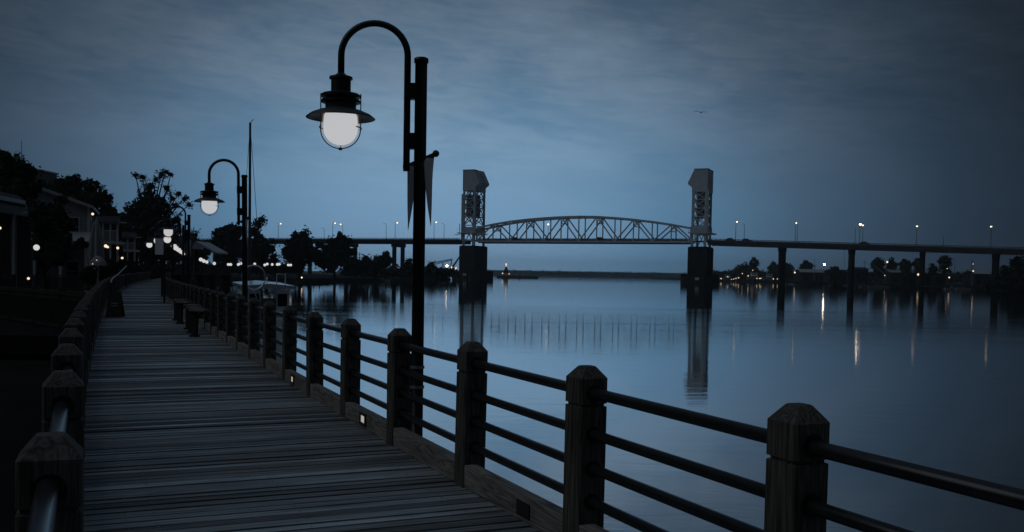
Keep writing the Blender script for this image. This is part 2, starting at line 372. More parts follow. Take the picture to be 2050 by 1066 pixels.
def wiggle(pts, amp, seed):
    rnd = random.Random(seed); out = []
    for i in range(len(pts) - 1):
        a, b = Vector(pts[i]), Vector(pts[i + 1]); L = (b - a).length; k = max(1, int(L / (amp * 5)))
        for j in range(k): q = a.lerp(b, j / k); out.append((q.x + rnd.uniform(-amp, amp), q.y + rnd.uniform(-amp, amp)))
    out.append(pts[-1]); return out
bankline = [(path_at(s, WID + .9)[0].x, path_at(s, WID + .9)[0].y) for s in range(0, int(s_of_z(150)), 12)]
bankline += [(-62, 170), (-77, 215), (-80, 245), (-70, 256), (-58, 262)]
bankline += wiggle([(-54, 285), (-56, 330), (-47, 352), (-37, 372), (-33, 420), (-34, 520), (-50, 640)], 2, 3)
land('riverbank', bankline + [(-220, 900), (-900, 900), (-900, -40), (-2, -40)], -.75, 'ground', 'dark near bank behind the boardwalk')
fr = wiggle([(3900, 260), (640, 240), (430, 430), (350, 600), (300, 640), (280, 800), (225, 1000), (215, 1500)], 5, 5)
land('far_bank', fr + [(1200, 2500), (4000, 2500)], -.6, 'ground', 'low far bank with docks and sheds')
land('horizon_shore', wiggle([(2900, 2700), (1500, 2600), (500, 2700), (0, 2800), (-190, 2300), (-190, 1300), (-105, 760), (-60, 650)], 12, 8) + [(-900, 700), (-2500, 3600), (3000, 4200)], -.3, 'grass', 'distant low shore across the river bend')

b = MB(); uvs = []
s = .3; smax = s_of_z(175)
rnd = random.Random(2)
SP = .143
while s < smax:
    p0, _, d, n = path_at(s); wd = SP - .024 - rnd.random() * .010
    a_ = p0 - n * .16; c_ = p0 + n * (WID + .16); zt = rnd.uniform(-.004, .004); tl = rnd.uniform(-.005, .005)
    o = []
    for zz in (-.045, 0):
        for q, sg in ((a_, -1), (a_, 1), (c_, 1), (c_, -1)):
            v_ = q + d * sg * wd / 2; o.append((v_.x, v_.y, zz + (zt + sg * tl if zz == 0 else 0)))
    b.add(o, [(0, 1, 2, 3), (4, 7, 6, 5), (0, 4, 5, 1), (1, 5, 6, 2), (2, 6, 7, 3), (3, 7, 4, 0)])
    uvs.append((s - wd / 2, s + wd / 2)); s += SP
bw = b.build('boardwalk', 'deck_planks'); tag(bw, 'weathered timber plank boardwalk curving away along the river', kind='structure')
uvl = bw.data.uv_layers.new(name='UVMap'); fuv = []
for i in range(len(uvs)):
    s0, s1 = uvs[i]; L = WID + .32
    cv = [(0, s0), (0, s1), (L, s1), (L, s0)] * 2
    for fc in ((0, 1, 2, 3), (4, 7, 6, 5), (0, 4, 5, 1), (1, 5, 6, 2), (2, 6, 7, 3), (3, 7, 4, 0)):
        for k in fc: fuv += [cv[k][0], cv[k][1]]
uvl.data.foreach_set('uv', fuv)
fa = MB(); pl = MB(); sw = MB()
q = .3
while q < smax - 4:
    for off in (-.13, WID * .33, WID * .66, WID + .13):
        a0, b0 = path_at(q, off)[0], path_at(q + 3.6, off)[0]; fa.beam(a0 + Vector((0, 0, -.19)), b0 + Vector((0, 0, -.19)), .09, .28)
    for off in (.1, WID - .1):
        a0 = path_at(q + 1, off)[0]; pl.tube([a0 + Vector((0, 0, -4)), a0 + Vector((0, 0, -.33))], .15, 10)
    q += 3.6
fa.build('joist', 'dark_timber', bw); pl.build('pile', 'dark_timber', bw)
q = .3
while q < 22:
    for off in (.35, WID * .5 - .02, WID * .5 + .9, WID - .35):
        c0 = path_at(q + rnd.uniform(-.02, .02), off + rnd.uniform(-.008, .008))[0]
        sw.lathe([(.006, 0), (.006, .005)], (c0.x, c0.y, .001), 6)
    q += SP
sw.build('screw', 'screw', bw)

# ---------------------------------------------------------------- railings
def post_mesh():
    b = MB(); h = .095; prof = [(h, -.45), (h, .876), (h - .012, .880), (h - .012, .893), (h, .897), (h, 1.048), (.046, 1.112), (.040, 1.117)]
    ch = .012; o = []; fs = []
    def ring(r, zz):
        c_ = min(ch, r * .3); pts = [(-r + c_, -r), (r - c_, -r), (r, -r + c_), (r, r - c_), (r - c_, r), (-r + c_, r), (-r, r - c_), (-r, -r + c_)]
        return [(x, y, zz) for x, y in pts]
    for r_, zz in prof: o += ring(r_, zz)
    for i in range(len(prof) - 1):
        for k in range(8): fs.append((i * 8 + k, i * 8 + (k + 1) % 8, (i + 1) * 8 + (k + 1) % 8, (i + 1) * 8 + k))
    fs.append(tuple((len(prof) - 1) * 8 + k for k in range(8))); b.add(o, fs); return b.mesh('post', 'post_wood')
PM = post_mesh()
def halo_collar_mesh():
    b = MB(); b.tube([(-.1, 0, 0), (.1, 0, 0)], .052, 14); return b.mesh('halo_collar', 'black_steel')  # black collar stands in for the dark halo round each pipe
FM = halo_collar_mesh()
SPC = 1.86
def railing(name, label, off, s0, n):
    root = thing(name, label, 'railing', path_at(s0, off)[0]); base = root.location.copy(); pts = []
    rr = random.Random(len(label))
    for i in range(n):
        s = s0 + i * SPC; p, hd, d, nn = path_at(s, off)
        o = bpy.data.objects.new('post', PM); col.objects.link(o); o.parent = root; o.location = p - base; o.rotation_euler = (rr.uniform(-.011, .011), rr.uniform(-.011, .011), hd + rr.uniform(-.04, .04)); o.scale = (1, 1, rr.uniform(.988, 1.01))
        if i < 18:
            for zz in (.955, .71, .505, .305): c = bpy.data.objects.new('halo_collar', FM); col.objects.link(c); c.parent = o; c.location = (0, 0, zz)
        pts.append(p)
        if i < n - 1:
            p2 = path_at(s + SPC, off)[0]; mid = (p + p2) / 2; L = (p2 - p).length - .20
            bb = MB(); bb.box((0, 0, .0875), (L, .105, .175)); ob = bb.build('curb_beam', 'beam_wood', root); ob.location = mid - base + (path_at(s + .9, off + (.03 if off < 1 else -.03))[0] - path_at(s + .9, off)[0]); ob.rotation_euler = (0, 0, math.atan2(p2.y - p.y, p2.x - p.x))
            bv = ob.modifiers.new('bevel', 'BEVEL'); bv.width = .006; bv.segments = 1
    for k, zz in enumerate((.955, .71, .505, .305)):
        m = MB(); m.tube([p + Vector((0, 0, zz)) for p in pts], .031 if k else .034, 12); m.build('top_rail' if k == 0 else 'rail', 'rail_steel', root, smooth=True, world=True)
    return root, pts
SR = s_of_z(3.95) - SPC - .02
rail_r, RP = railing('boardwalk_railing', 'timber post railing with four steel pipes on the water side of the boardwalk', 0, SR, 73)
# start of the left line chosen so that its posts fall where the photograph has them
best = min(range(0, 400), key=lambda i: abs(path_at(i * .01 + 2, WID)[0].y - 3.05)); SL = best * .01 + 2 - SPC - .50
rail_l, LP = railing('boardwalk_railing', 'timber post railing with steel pipes on the land side of the boardwalk, seen end on', WID, SL, 73)

def step_light(px_span, t_, root):
    """a small brick light let into the inner face of a curb beam"""
    p, p2 = RP[px_span], RP[px_span + 1]; d = (p2 - p).normalized(); n = Vector((-d.y, d.x, 0)); hd = math.atan2(d.y, d.x)
    c = p.lerp(p2, t_) + n * .083 + Vector((0, 0, .1))
    b = MB()
    o = lambda u, v, q: c + d * u + Vector((0, 0, v)) + n * q - root.location
    def slab(u0, u1, v0, v1, q0, q1, mb): mb.add([o(u0, v0, q0), o(u1, v0, q0), o(u1, v1, q0), o(u0, v1, q0), o(u0, v0, q1), o(u1, v0, q1), o(u1, v1, q1), o(u0, v1, q1)], [(3, 2, 1, 0), (4, 5, 6, 7), (0, 1, 5, 4), (1, 2, 6, 5), (2, 3, 7, 6), (3, 0, 4, 7)])
    slab(-.115, -.08, -.066, .066, .001, .016, b); slab(.08, .115, -.066, .066, .001, .016, b); slab(-.08, .08, .038, .066, .001, .016, b); slab(-.08, .08, -.066, -.038, .001, .016, b)
    f = b.build('step_light', 'black_steel', root)
    b = MB(); slab(-.079, .079, -.037, .037, .001, .006, b); b.build('lens', 'lens_glow', f)
    return c, n
for sp_, t_ in ((4, .52), (6, .6), (22, .5)):
    if sp_ < len(RP) - 1: step_light(sp_, t_, rail_r)
# black plate with small lettering on the curb beam
def plate():
    p, p2 = RP[2], RP[3]; d = (p2 - p).normalized(); n = Vector((-d.y, d.x, 0)); c = p.lerp(p2, .36) + n * .083 + Vector((0, 0, .088)) - rail_r.location
    def slab(mb, u0, u1, v0, v1, q0, q1):
        o = lambda u, v, q: c + d * u + Vector((0, 0, v)) + n * q
        mb.add([o(u0, v0, q0), o(u1, v0, q0), o(u1, v1, q0), o(u0, v1, q0), o(u0, v0, q1), o(u1, v0, q1), o(u1, v1, q1), o(u0, v1, q1)], [(3, 2, 1, 0), (4, 5, 6, 7), (0, 1, 5, 4), (1, 2, 6, 5), (2, 3, 7, 6), (3, 0, 4, 7)])
    b = MB(); slab(b, -.10, .10, -.05, .05, .001, .008); pq = b.build('plaque', 'plaque', rail_r)
    b = MB(); r2 = random.Random(4)
    for k in range(5):
        u = -.085
        while u < .07:
            L = r2.uniform(.012, .03); slab(b, u, min(u + L, .085), .034 - k * .016, .038 - k * .016, .0085, .0092); u += L + .007
    b.build('lettering', 'shade_paint', pq)
plate()

# ---------------------------------------------------------------- gooseneck lamp posts
def make_lamp(name, label, banners=True):
    t = thing(name, label, 'lamp post', (0, 0, 0))
    MB().lathe([(.059, -1.2), (.056, 3.60), (.066, 3.602), (.066, 3.64), (.05, 3.65)], (0, 0, 0), 20).build('pole', 'black_steel', t, smooth=True)
    a = [(-.125, 0, 2.58), (-.125, 0, 3.66)] + [(-.43 + .305 * math.cos(u), 0, 3.66 + .305 * math.sin(u)) for u in [math.pi * i / 24 for i in range(1, 25)]] + [(-.735, 0, 3.43)]
    MB().tube(a, .031, 12).build('gooseneck_arm', 'black_steel', t, smooth=True)
    for zz in (3.33, 2.86):
        MB().box((-.075, 0, zz), (.15, .085, .15)).build('arm_bracket', 'black_steel', t)
    for zz in (.77, .585): MB().lathe([(.0605, zz - .014), (.067, zz - .012), (.067, zz + .012), (.0605, zz + .014)], (0, 0, 0), 20).build('clamp', 'clamp_steel', t, smooth=False)
    fx = MB().lathe([(.035, 3.49), (.05, 3.475), (.105, 3.455), (.107, 3.435), (.09, 3.43), (.09, 3.315), (.11, 3.305), (.165, 3.295), (.18, 3.285), (.18, 3.262), (.13, 3.258),
                     (.13, 3.244), (.165, 3.242), (.178, 3.234), (.178, 3.212), (.15, 3.206)][::-1], (-.735, 0, 0), 28).build('lamp_housing', 'black_steel', t)
    MB().lathe([(.138, 3.14), (.142, 3.205)], (-.735, 0, 0), 28).build('collar', 'shade_paint', fx)
    MB().lathe([(.145, 3.15), (.20, 3.135), (.27, 3.105), (.315, 3.07), (.315, 3.064), (.26, 3.085), (.19, 3.105), (.145, 3.115)], (-.735, 0, 0), 40).build('lamp_shade', 'shade_paint', t, smooth=True)
    def gl_prof(r, zc, zt): return [(r * .86, zt), (r * .96, zt - .03), (r * .99, zt - .08), (r, zc)] + [(r * math.cos(u), zc - r * math.sin(u)) for u in [math.pi / 2 * i / 10 for i in range(1, 10)]] + [(.004, zc - r)]
    gb = MB().lathe(gl_prof(.168, 2.965, 3.12)[::-1], (-.735, 0, 0), 32).build('globe', 'glow_glass', t, smooth=True)
    MB().lathe(gl_prof(.156, 2.968, 3.118)[::-1], (-.735, 0, 0), 32).build('diffuser', 'lamp_white', gb, smooth=True)
    gd = MB()
    for ang in (0, math.pi, math.pi * .55):
        ca, sa = math.cos(ang), math.sin(ang)
        pr = [(.184, 3.30), (.184, 2.965)] + [(.184 * math.cos(u), 2.965 - .186 * math.sin(u)) for u in [math.pi / 2 * i / 12 for i in range(1, 13)]]
        gd.tube([(-.735 + r_ * ca, r_ * sa, zz) for r_, zz in pr], .0055, 6)
    u0 = [-.735 + .184, 0]
    for sgn in (0, math.pi):
        gd.tube([(-.735 + .19 * math.cos(sgn + q), .19 * math.sin(sgn + q), 2.975) for q in [x * .08 for x in range(-7, 8)]], .006, 6)
    gd.tube([(-.735, 0, 2.765), (-.735, 0, 2.785)], .018, 8); gd.build('wire_guard', 'black_steel', t)
    if banners:
        dx, dy = .175, -.37           # half the crossbar, towards the viewer on the right
        bar = MB().tube([(-dx * .98, -dy, 2.665), (dx, dy, 2.70)], .017, 10).ball((dx, dy, 2.70), .032, 6).ball((-dx * .98, -dy, 2.665), .032, 6).build('banner_bar', 'black_steel', t, smooth=False)
        for sg in (1, -1):
            nU, nV = 8, 14; o = []; fs = []
            for j in range(nV + 1):
                v_ = j / nV
                for i in range(nU + 1):
                    u = .18 + (i / nU) * .78; mid = .62; uu = mid + (u - mid) * (1 - v_ * .985)
                    wv = .009 * math.sin(i * 1.1 + v_ * 4 + sg) * (1 - v_) + sg * .02 * v_ * v_
                    o.append((sg * dx * uu + wv, sg * dy * uu + wv * .6, 2.675 + (.015 if sg > 0 else -.012) - v_ * (.62 - .03 * i / nU)))
            for j in range(nV):
                for i in range(nU): a0 = j * (nU + 1) + i; fs.append((a0, a0 + 1, a0 + nU + 2, a0 + nU + 1))
            m = MB(); m.add(o, fs); ob = m.build('pennant', 'banner_cloth', t, smooth=True); so = ob.modifiers.new('thick', 'SOLIDIFY'); so.thickness = .003
    for o in t.children_recursive:
        for v in o.data.vertices:
            if v.co.z > 2.7: v.co.z = 2.7 + (v.co.z - 2.7) * .966
    return t
GL = 'gooseneck lamps along the riverwalk'
def pz(px, Z, zz=0.0):
    q = at(px, 540, Z); return Vector((q.x, q.y, zz))
lamp1 = make_lamp('lamp_post', 'nearest tall gooseneck lamp with two pennants rising above the railing')
lamp1.location = pz(838, 8.8); lamp1['group'] = GL
lamp2 = dup(lamp1, pz(492, 19.9), 0, 'second gooseneck lamp standing in front of the moored boat and its mast')
lamp2.rotation_euler = (0, R(-.6), 0)
lamp3 = dup(lamp1, pz(378, 35.0), R(6), 'gooseneck lamp with its arm lost against the loose tree crown')
def simple_lamp(px, Z, label, side=-1, r=.17, mat_='lamp_far'):
    p = pz(px, Z); t = thing('lamp_post', label, 'lamp post', (p.x - side * .735, p.y, 0), 0, GL)
    s = side
    MB().lathe([(.06, -1.2), (.056, 3.64)], (0, 0, 0), 8).build('pole', 'black_steel', t)
    MB().tube([(s * .125, 0, 2.6), (s * .125, 0, 3.66)] + [(s * (.43 - .305 * math.cos(math.pi * i / 8)), 0, 3.66 + .305 * math.sin(math.pi * i / 8)) for i in range(1, 9)] + [(s * .735, 0, 3.4)], .03, 6).build('gooseneck_arm', 'black_steel', t)
    MB().lathe([(.31, 3.07), (.15, 3.14), (.17, 3.28), (.09, 3.32), (.09, 3.46)], (s * .735, 0, 0), 12).build('lamp_shade', 'shade_paint', t)
    MB().ball((s * .735, 0, 2.97), r, 6).build('globe', mat_, t)
    return t
for i, (px, Z, lb) in enumerate([
    (315, 46.5, 'gooseneck lamp glowing beside the pale hanging banner'), (299, 55, 'gooseneck lamp left of the pale hanging banner, lowest of its cluster'),
    (326, 38, 'small round light peeping over the pale hanging banner'), (335, 44, 'small lamp just under the flat topped globe of the third tall lamp'),
    (348, 57, 'first lamp of the close descending chain of riverwalk lights'), (352, 62, 'second lamp of the close descending chain of riverwalk lights'),
    (357, 67.5, 'third lamp of the close descending chain of riverwalk lights'), (362, 75, 'fourth lamp of the close descending chain of riverwalk lights'),
    (367, 86, 'last lamp of the close descending chain of riverwalk lights')]):
    if i == 2: continue
    simple_lamp(px, Z, lb, side=-1 if i else -1)
# far chain along the bend of the riverwalk
for i, (px, y, Z) in enumerate([(402, 520, 138), (408, 523, 150), (414, 525, 165), (429, 528, 215), (457, 530, 243), (462, 530, 243), (477, 530, 246), (482, 528, 246), (510, 529, 250), (530, 531, 253), (535, 529, 253), (545, 530, 256), (555, 530, 258), (559, 529.5, 258), (577, 531, 262), (582, 531, 262)]):
    p = at(px, y, Z); t = thing('lamp_post', 'round white lamp at the bend, %s' % ['first of the lamp trio over the low roof', 'second of the lamp trio over the low roof', 'third of the lamp trio over the low roof', 'single lamp right of the low roofed shed', 'lamp left of the gooseneck pole, left of its pair', 'lamp left of the gooseneck pole, right of its pair', 'lower lamp of the pair beside the gooseneck pole', 'upper lamp of the pair beside the gooseneck pole', 'single lamp just right of the boat mast', 'lower lamp above the wire hoop', 'upper lamp above the wire hoop', 'single lamp above the boat roof', 'left lamp of the pair over the boat stern', 'right lamp of the pair over the boat stern', 'left lamp of the last pair by the round trees', 'right lamp of the last pair by the round trees'][i], 'lamp post', (p.x, p.y, -.75), 0, 'round lamps at the bend of the riverwalk')
    hh = p.z + .75
    MB().tube([(0, 0, 0), (0, 0, hh - .3)], .06, 6).build('pole', 'black_steel', t); MB().ball((0, 0, hh), .28 if Z < 200 else .36, 6).build('globe', 'lamp_far', t)

# ---------------------------------------------------------------- trees
def leafcloud(rnd, blobs, size, cover, m):
    for (c, r, dens) in blobs:
        n = int(cover * dens * 4 * math.pi * r * r * .45 / (size * size)) + 12
        # twig clusters, then leaves around each
        ncl = max(5, int(n * 1.7) // 16)
        for _ in range(int(n * .55)):
            d = Vector((rnd.gauss(0, 1), rnd.gauss(0, 1), rnd.gauss(0, 1))).normalized() * r * .8 * (rnd.random() ** .5) * min(1, dens)
            p = c + d; a = Vector((rnd.gauss(0, 1), rnd.gauss(0, .4), rnd.gauss(0, 1))).normalized(); q = a.cross(Vector((rnd.gauss(0, .3), 1, rnd.gauss(0, .3)))).normalized(); s1 = size * rnd.uniform(.7, 1.3)
            m.add([p - a * s1, p - q * s1 * .8, p + a * s1, p + q * s1 * .8], [(0, 1, 2, 3)])
        for _ in range(ncl):
            d = Vector((rnd.gauss(0, 1), rnd.gauss(0, 1), rnd.gauss(0, 1))).normalized(); rr = r * (rnd.random() ** .42) * rnd.uniform(.85, 1.12)
            cc = c + Vector((d.x * rr, d.y * rr, d.z * rr * .88)); cr = size * rnd.uniform(.9, 2.2)
            for _ in range(16):
                p = cc + Vector((rnd.gauss(0, .5), rnd.gauss(0, .5), rnd.gauss(0, .4))) * cr
                a = Vector((rnd.gauss(0, 1), rnd.gauss(0, 1), rnd.gauss(0, .7))).normalized(); q = a.cross(Vector((rnd.gauss(0, 1), rnd.gauss(0, 1), rnd.gauss(0, 1)))).normalized()
                s1 = size * rnd.uniform(.35, .75); s2 = s1 * rnd.uniform(.4, .7)
                m.add([p - a * s1, p - q * s2, p + a * s1, p + q * s2], [(0, 1, 2, 3)])
def tree(name, label, px, Z, base, blobs, leaf=.35, cover=1.0, seed=1, mat_='leaf_dark', cat='tree', group=None, depth=.8, twigs=0):
    """blobs are (px, py, radius px, density) lobes of the crown; each gets its own distance round Z"""
    rnd = random.Random(seed); k = Z / F
    bp = at(px, 545, Z); root = thing(name, label, cat, (bp.x, bp.y, base), 0, group)
    bl = []
    for (x, y, r, dn) in blobs:
        p = at(x, y, Z); rw = r * k; p.y += rnd.uniform(-1, 1) * depth * rw * 1.2; p = at(x, y, p.y); bl.append((p, rw * p.y / Z, dn))
    top = max(p.z for p, r, d in bl); zt = base + (top - base) * .45; H = top - base
    tr = MB(); w0 = max(.12, H * .028); jt = [Vector((bp.x, bp.y, base - .4)), Vector((bp.x + rnd.uniform(-.2, .2), bp.y, base + (zt - base) * .5)), Vector((bp.x + rnd.uniform(-.4, .4), bp.y, zt))]
    tr.tube(jt, [w0 * 1.3, w0, w0 * .75], 8)
    for p, r, dn in bl:
        st = jt[1].lerp(jt[2], rnd.uniform(.3, 1)); mid = st.lerp(p, .5) + Vector((rnd.uniform(-.1, .1), 0, rnd.uniform(0, .15))) * H * .1
        tr.tube([st, mid, p], [w0 * .5, w0 * .3, w0 * .12], 6)
        for _ in range(4 + twigs):
            d = Vector((rnd.gauss(0, 1), rnd.gauss(0, 1), rnd.gauss(.3, 1))).normalized(); tr.tube([p, p + d * r * .5 + Vector((0, 0, r * .1)), p + d * r * (.95 if not twigs else 1.1)], [w0 * .12, w0 * .08, w0 * .03], 4)
    tr.build('trunk', 'bark', root, world=True)
    m = MB(); leafcloud(rnd, bl, leaf, cover, m); m.build('crown', mat_, root, world=True)
    return root
D_ = 1.6
tree('broadleaf_tree', 'tall dense dark tree at the far left rising above the porch roof', 10, 62, -.75,
     [(20, 335, 36, D_), (52, 350, 26, D_), (-25, 350, 50, D_), (35, 385, 46, D_), (-20, 420, 60, D_), (45, 425, 40, D_), (8, 312, 14, 1), (65, 345, 12, 1), (70, 375, 18, 1)], .2, 1.0, 11)
tree('broadleaf_tree', 'broad rounded dark tree behind the pale clapboard house', 150, 126, -.75,
     [(100, 385, 26, D_), (140, 375, 26, D_), (180, 380, 26, D_), (205, 400, 24, D_), (215, 430, 24, D_), (170, 420, 46, D_), (110, 420, 40, D_), (85, 385, 16, 1), (150, 360, 14, 1), (120, 365, 12, 1), (228, 425, 10, 1), (185, 460, 30, D_)], .3, 1.0, 12)
tree('broadleaf_tree', 'low dark shrubby tree crowding the front of the clapboard house', 90, 58, -.75,
     [(80, 440, 26, D_), (110, 425, 24, D_), (130, 450, 18, D_), (95, 475, 34, D_), (128, 480, 20, 1.3), (75, 420, 22, D_), (110, 510, 30, D_), (65, 500, 24, D_), (165, 488, 16, 1.2), (125, 400, 12, 1)], .18, 1.0, 13)
tree('broadleaf_tree', 'loose open crowned tree with stray branches against the sky above the lamps', 300, 175, -.75,
     [(300, 375, 14, .75), (322, 352, 13, .45), (286, 356, 10, .4), (272, 352, 6, .35), (335, 378, 13, .4), (345, 398, 12, .4), (368, 398, 10, .4), (378, 410, 7, .3), (300, 410, 36, 1.5), (270, 425, 28, 1.5), (255, 440, 24, D_), (325, 420, 24, .9), (352, 412, 12, .5),
      (330, 345, 7, .4), (342, 350, 6, .3), (358, 388, 6, .3), (290, 460, 48, D_), (330, 460, 36, D_), (250, 480, 36, D_), (300, 505, 46, D_), (355, 440, 15, .5), (358, 462, 9, .4), (312, 362, 10, .5)], .36, .85, 14, twigs=3)
tree('broadleaf_tree', 'dark spreading tree behind the row of third lamp and low roofs', 400, 200, -.75,
     [(380, 475, 16, 1.2), (372, 495, 30, D_), (345, 505, 30, D_), (400, 500, 22, D_), (395, 520, 24, D_)], .55, 1.0, 15)
tree('broadleaf_tree', 'dark flat topped tree left of the gooseneck pole', 455, 270, -.75,
     [(440, 470, 16, D_), (460, 462, 16, D_), (478, 465, 14, D_), (455, 490, 30, D_), (430, 490, 14, .8), (480, 500, 26, D_), (455, 515, 30, D_)], .75, 1.0, 16)
tree('broadleaf_tree', 'tall narrow ragged tree right of the boat mast', 522, 280, -.75,
     [(516, 450, 13, .7), (522, 440, 8, .5), (510, 465, 14, .9), (520, 485, 18, 1.2), (505, 495, 20, D_), (532, 500, 15, 1), (515, 515, 26, D_), (545, 485, 7, .5), (540, 500, 12, .9), (548, 520, 14, 1)], .75, .9, 17, twigs=2)
tree('broadleaf_tree', 'rounded dark tree with ragged top, left of the pair before the bridge', 600, 290, -.75,
     [(592, 475, 13, 1.2), (610, 470, 12, 1.1), (582, 490, 14, 1.3), (605, 495, 26, D_), (575, 515, 14, .9), (595, 520, 28, D_), (625, 510, 20, D_), (570, 500, 8, .7), (618, 482, 8, 1)], .75, 1.0, 18)
tree('broadleaf_tree', 'rounded dark tree leaning over the water, right of the pair before the bridge', 670, 290, -.75,
     [(682, 478, 13, 1.3), (668, 488, 16, 1.3), (698, 486, 10, 1), (680, 505, 28, D_), (655, 505, 20, D_), (705, 505, 10, 1), (660, 525, 26, D_), (695, 525, 18, D_), (640, 520, 18, D_), (640, 490, 8, 1)], .75, 1.0, 19)
small = 'small dark trees on the point below the bridge'
for i, (px, y, r, Z, lb) in enumerate([(730, 522, 12, 350, 'small dark tree just right of the leaning tree'), (752, 524, 13, 360, 'low dark tree between the leaning tree and double bridge pier'),
        (772, 514, 12, 365, 'taller bushy tree just left of the double bridge pier'), (818, 530, 14, 400, 'low rounded tree just right of the double bridge pier'), (862, 534, 12, 480, 'low tree right of the near lamp pole by the quay'), (712, 530, 14, 340, 'dark shrub below the leaning tree')]):
    tree('small_tree', lb, px, Z, -.75, [(px, y, r * .7, 1.4), (px - r * .6, y + 6, r * .7, 1.4), (px + r * .6, y + 6, r * .7, 1.4), (px, y + 12, r, D_), (px + 2, y - r * .5, r * .4, .8)], .8, .9, 30 + i, group=small)
# far right bank
rt = [(1490, 540, 22, 16, 900, 'low tree mass left of the rightmost tugboats'), (1510, 524, 10, 22, 900, 'twin upright poplar like tree above the tugboats'), (1548, 535, 12, 20, 890, 'tree just left of the first right hand bridge pier'), (1578, 535, 11, 20, 870, 'tree just right of the first right hand bridge pier'),
      (1614, 531, 14, 18, 850, 'pointed tree left of the brightest shore lamp'), (1672, 545, 16, 14, 620, 'dark round bush between bright shore lamp and second right pier'), (1757, 526, 14, 16, 700, 'full round tree right of the second right pier'), (1785, 528, 11, 16, 700, 'round tree beside the tall lamp mast over the sheds'),
      (1812, 528, 13, 14, 690, 'round tree over the long pale shed roof'), (1838, 526, 10, 16, 690, 'tree partly behind the third right bridge pier'), (1868, 536, 7, 10, 680, 'small tree right of the third right bridge pier'), (1891, 522, 13, 18, 600, 'tall spiky tree in front of the long shed end')]
for i, (px, y, r, hh, Z, lb) in enumerate(rt):
    tree('bank_tree', lb, px, Z, -.6, [(px, y - 4, r * .55, 1.1), (px - r * .5, y + 3, r * .6, 1.3), (px + r * .5, y + 2, r * .6, 1.3), (px, y + 9, r * .9, 1.5), (px + r * .2, y + 18, r * .8, 1.4)], 1.25, .8, 50 + i, 'leaf_mid', group='trees along the far right bank')
tree('bank_tree', 'large black tree mass at the right edge under the bridge end', 2020, 400, -.6,
     [(2040, 535, 20, D_), (2014, 545, 16, D_), (2065, 535, 30, D_), (2000, 566, 14, D_), (2025, 570, 24, D_), (1984, 576, 10, 1.3), (2060, 570, 34, D_), (2035, 520, 9, .8)], 1.0, 1.0, 77)
def treeline(name, label, px0, px1, Z, ytop, seed, leaf, mat_='leaf_mid', base=-.6, amp=4.0):
    rnd = random.Random(seed); m = MB(); x = px0; bl = []
    while x < px1:
        h = rnd.uniform(.2, 1) * amp; yb = 549 + (x - 1025) * .0175
        bl.append((at(x, ytop(x) - h + amp * .8, Z * rnd.uniform(.98, 1.05)), amp * .9 * Z / F, 1.2)); bl.append((at(x, (ytop(x) + yb) / 2 + 1, Z), (yb - ytop(x)) * .45 * Z / F, 1.4)); x += amp * .8
    leafcloud(rnd, bl, leaf, .7, m); return tag(m.build(name, mat_), label, 'treeline', kind='stuff')
treeline('far_woods', 'thin distant line of woods on the horizon under the lift span', 960, 1440, 2900, lambda x: 544.3 + (x - 960) * .0165, 5, 3.5, 'leaf_hazed', amp=1.0)
treeline('left_bank_woods', 'low dark undergrowth along the point below the bridge', 690, 905, 455, lambda x: 544 + (x - 690) * .004, 6, 1.4, 'leaf_dark', amp=4)
treeline('right_bank_woods', 'low dark scrub along the far right bank', 1425, 2050, 950, lambda x: 548 + (x - 1425) * .008, 7, 2.2, amp=5)
treeline('town_undergrowth', 'black massed shrubs behind the riverwalk lamps', 240, 600, 300, lambda x: 536, 8, .9, 'leaf_dark', amp=6)

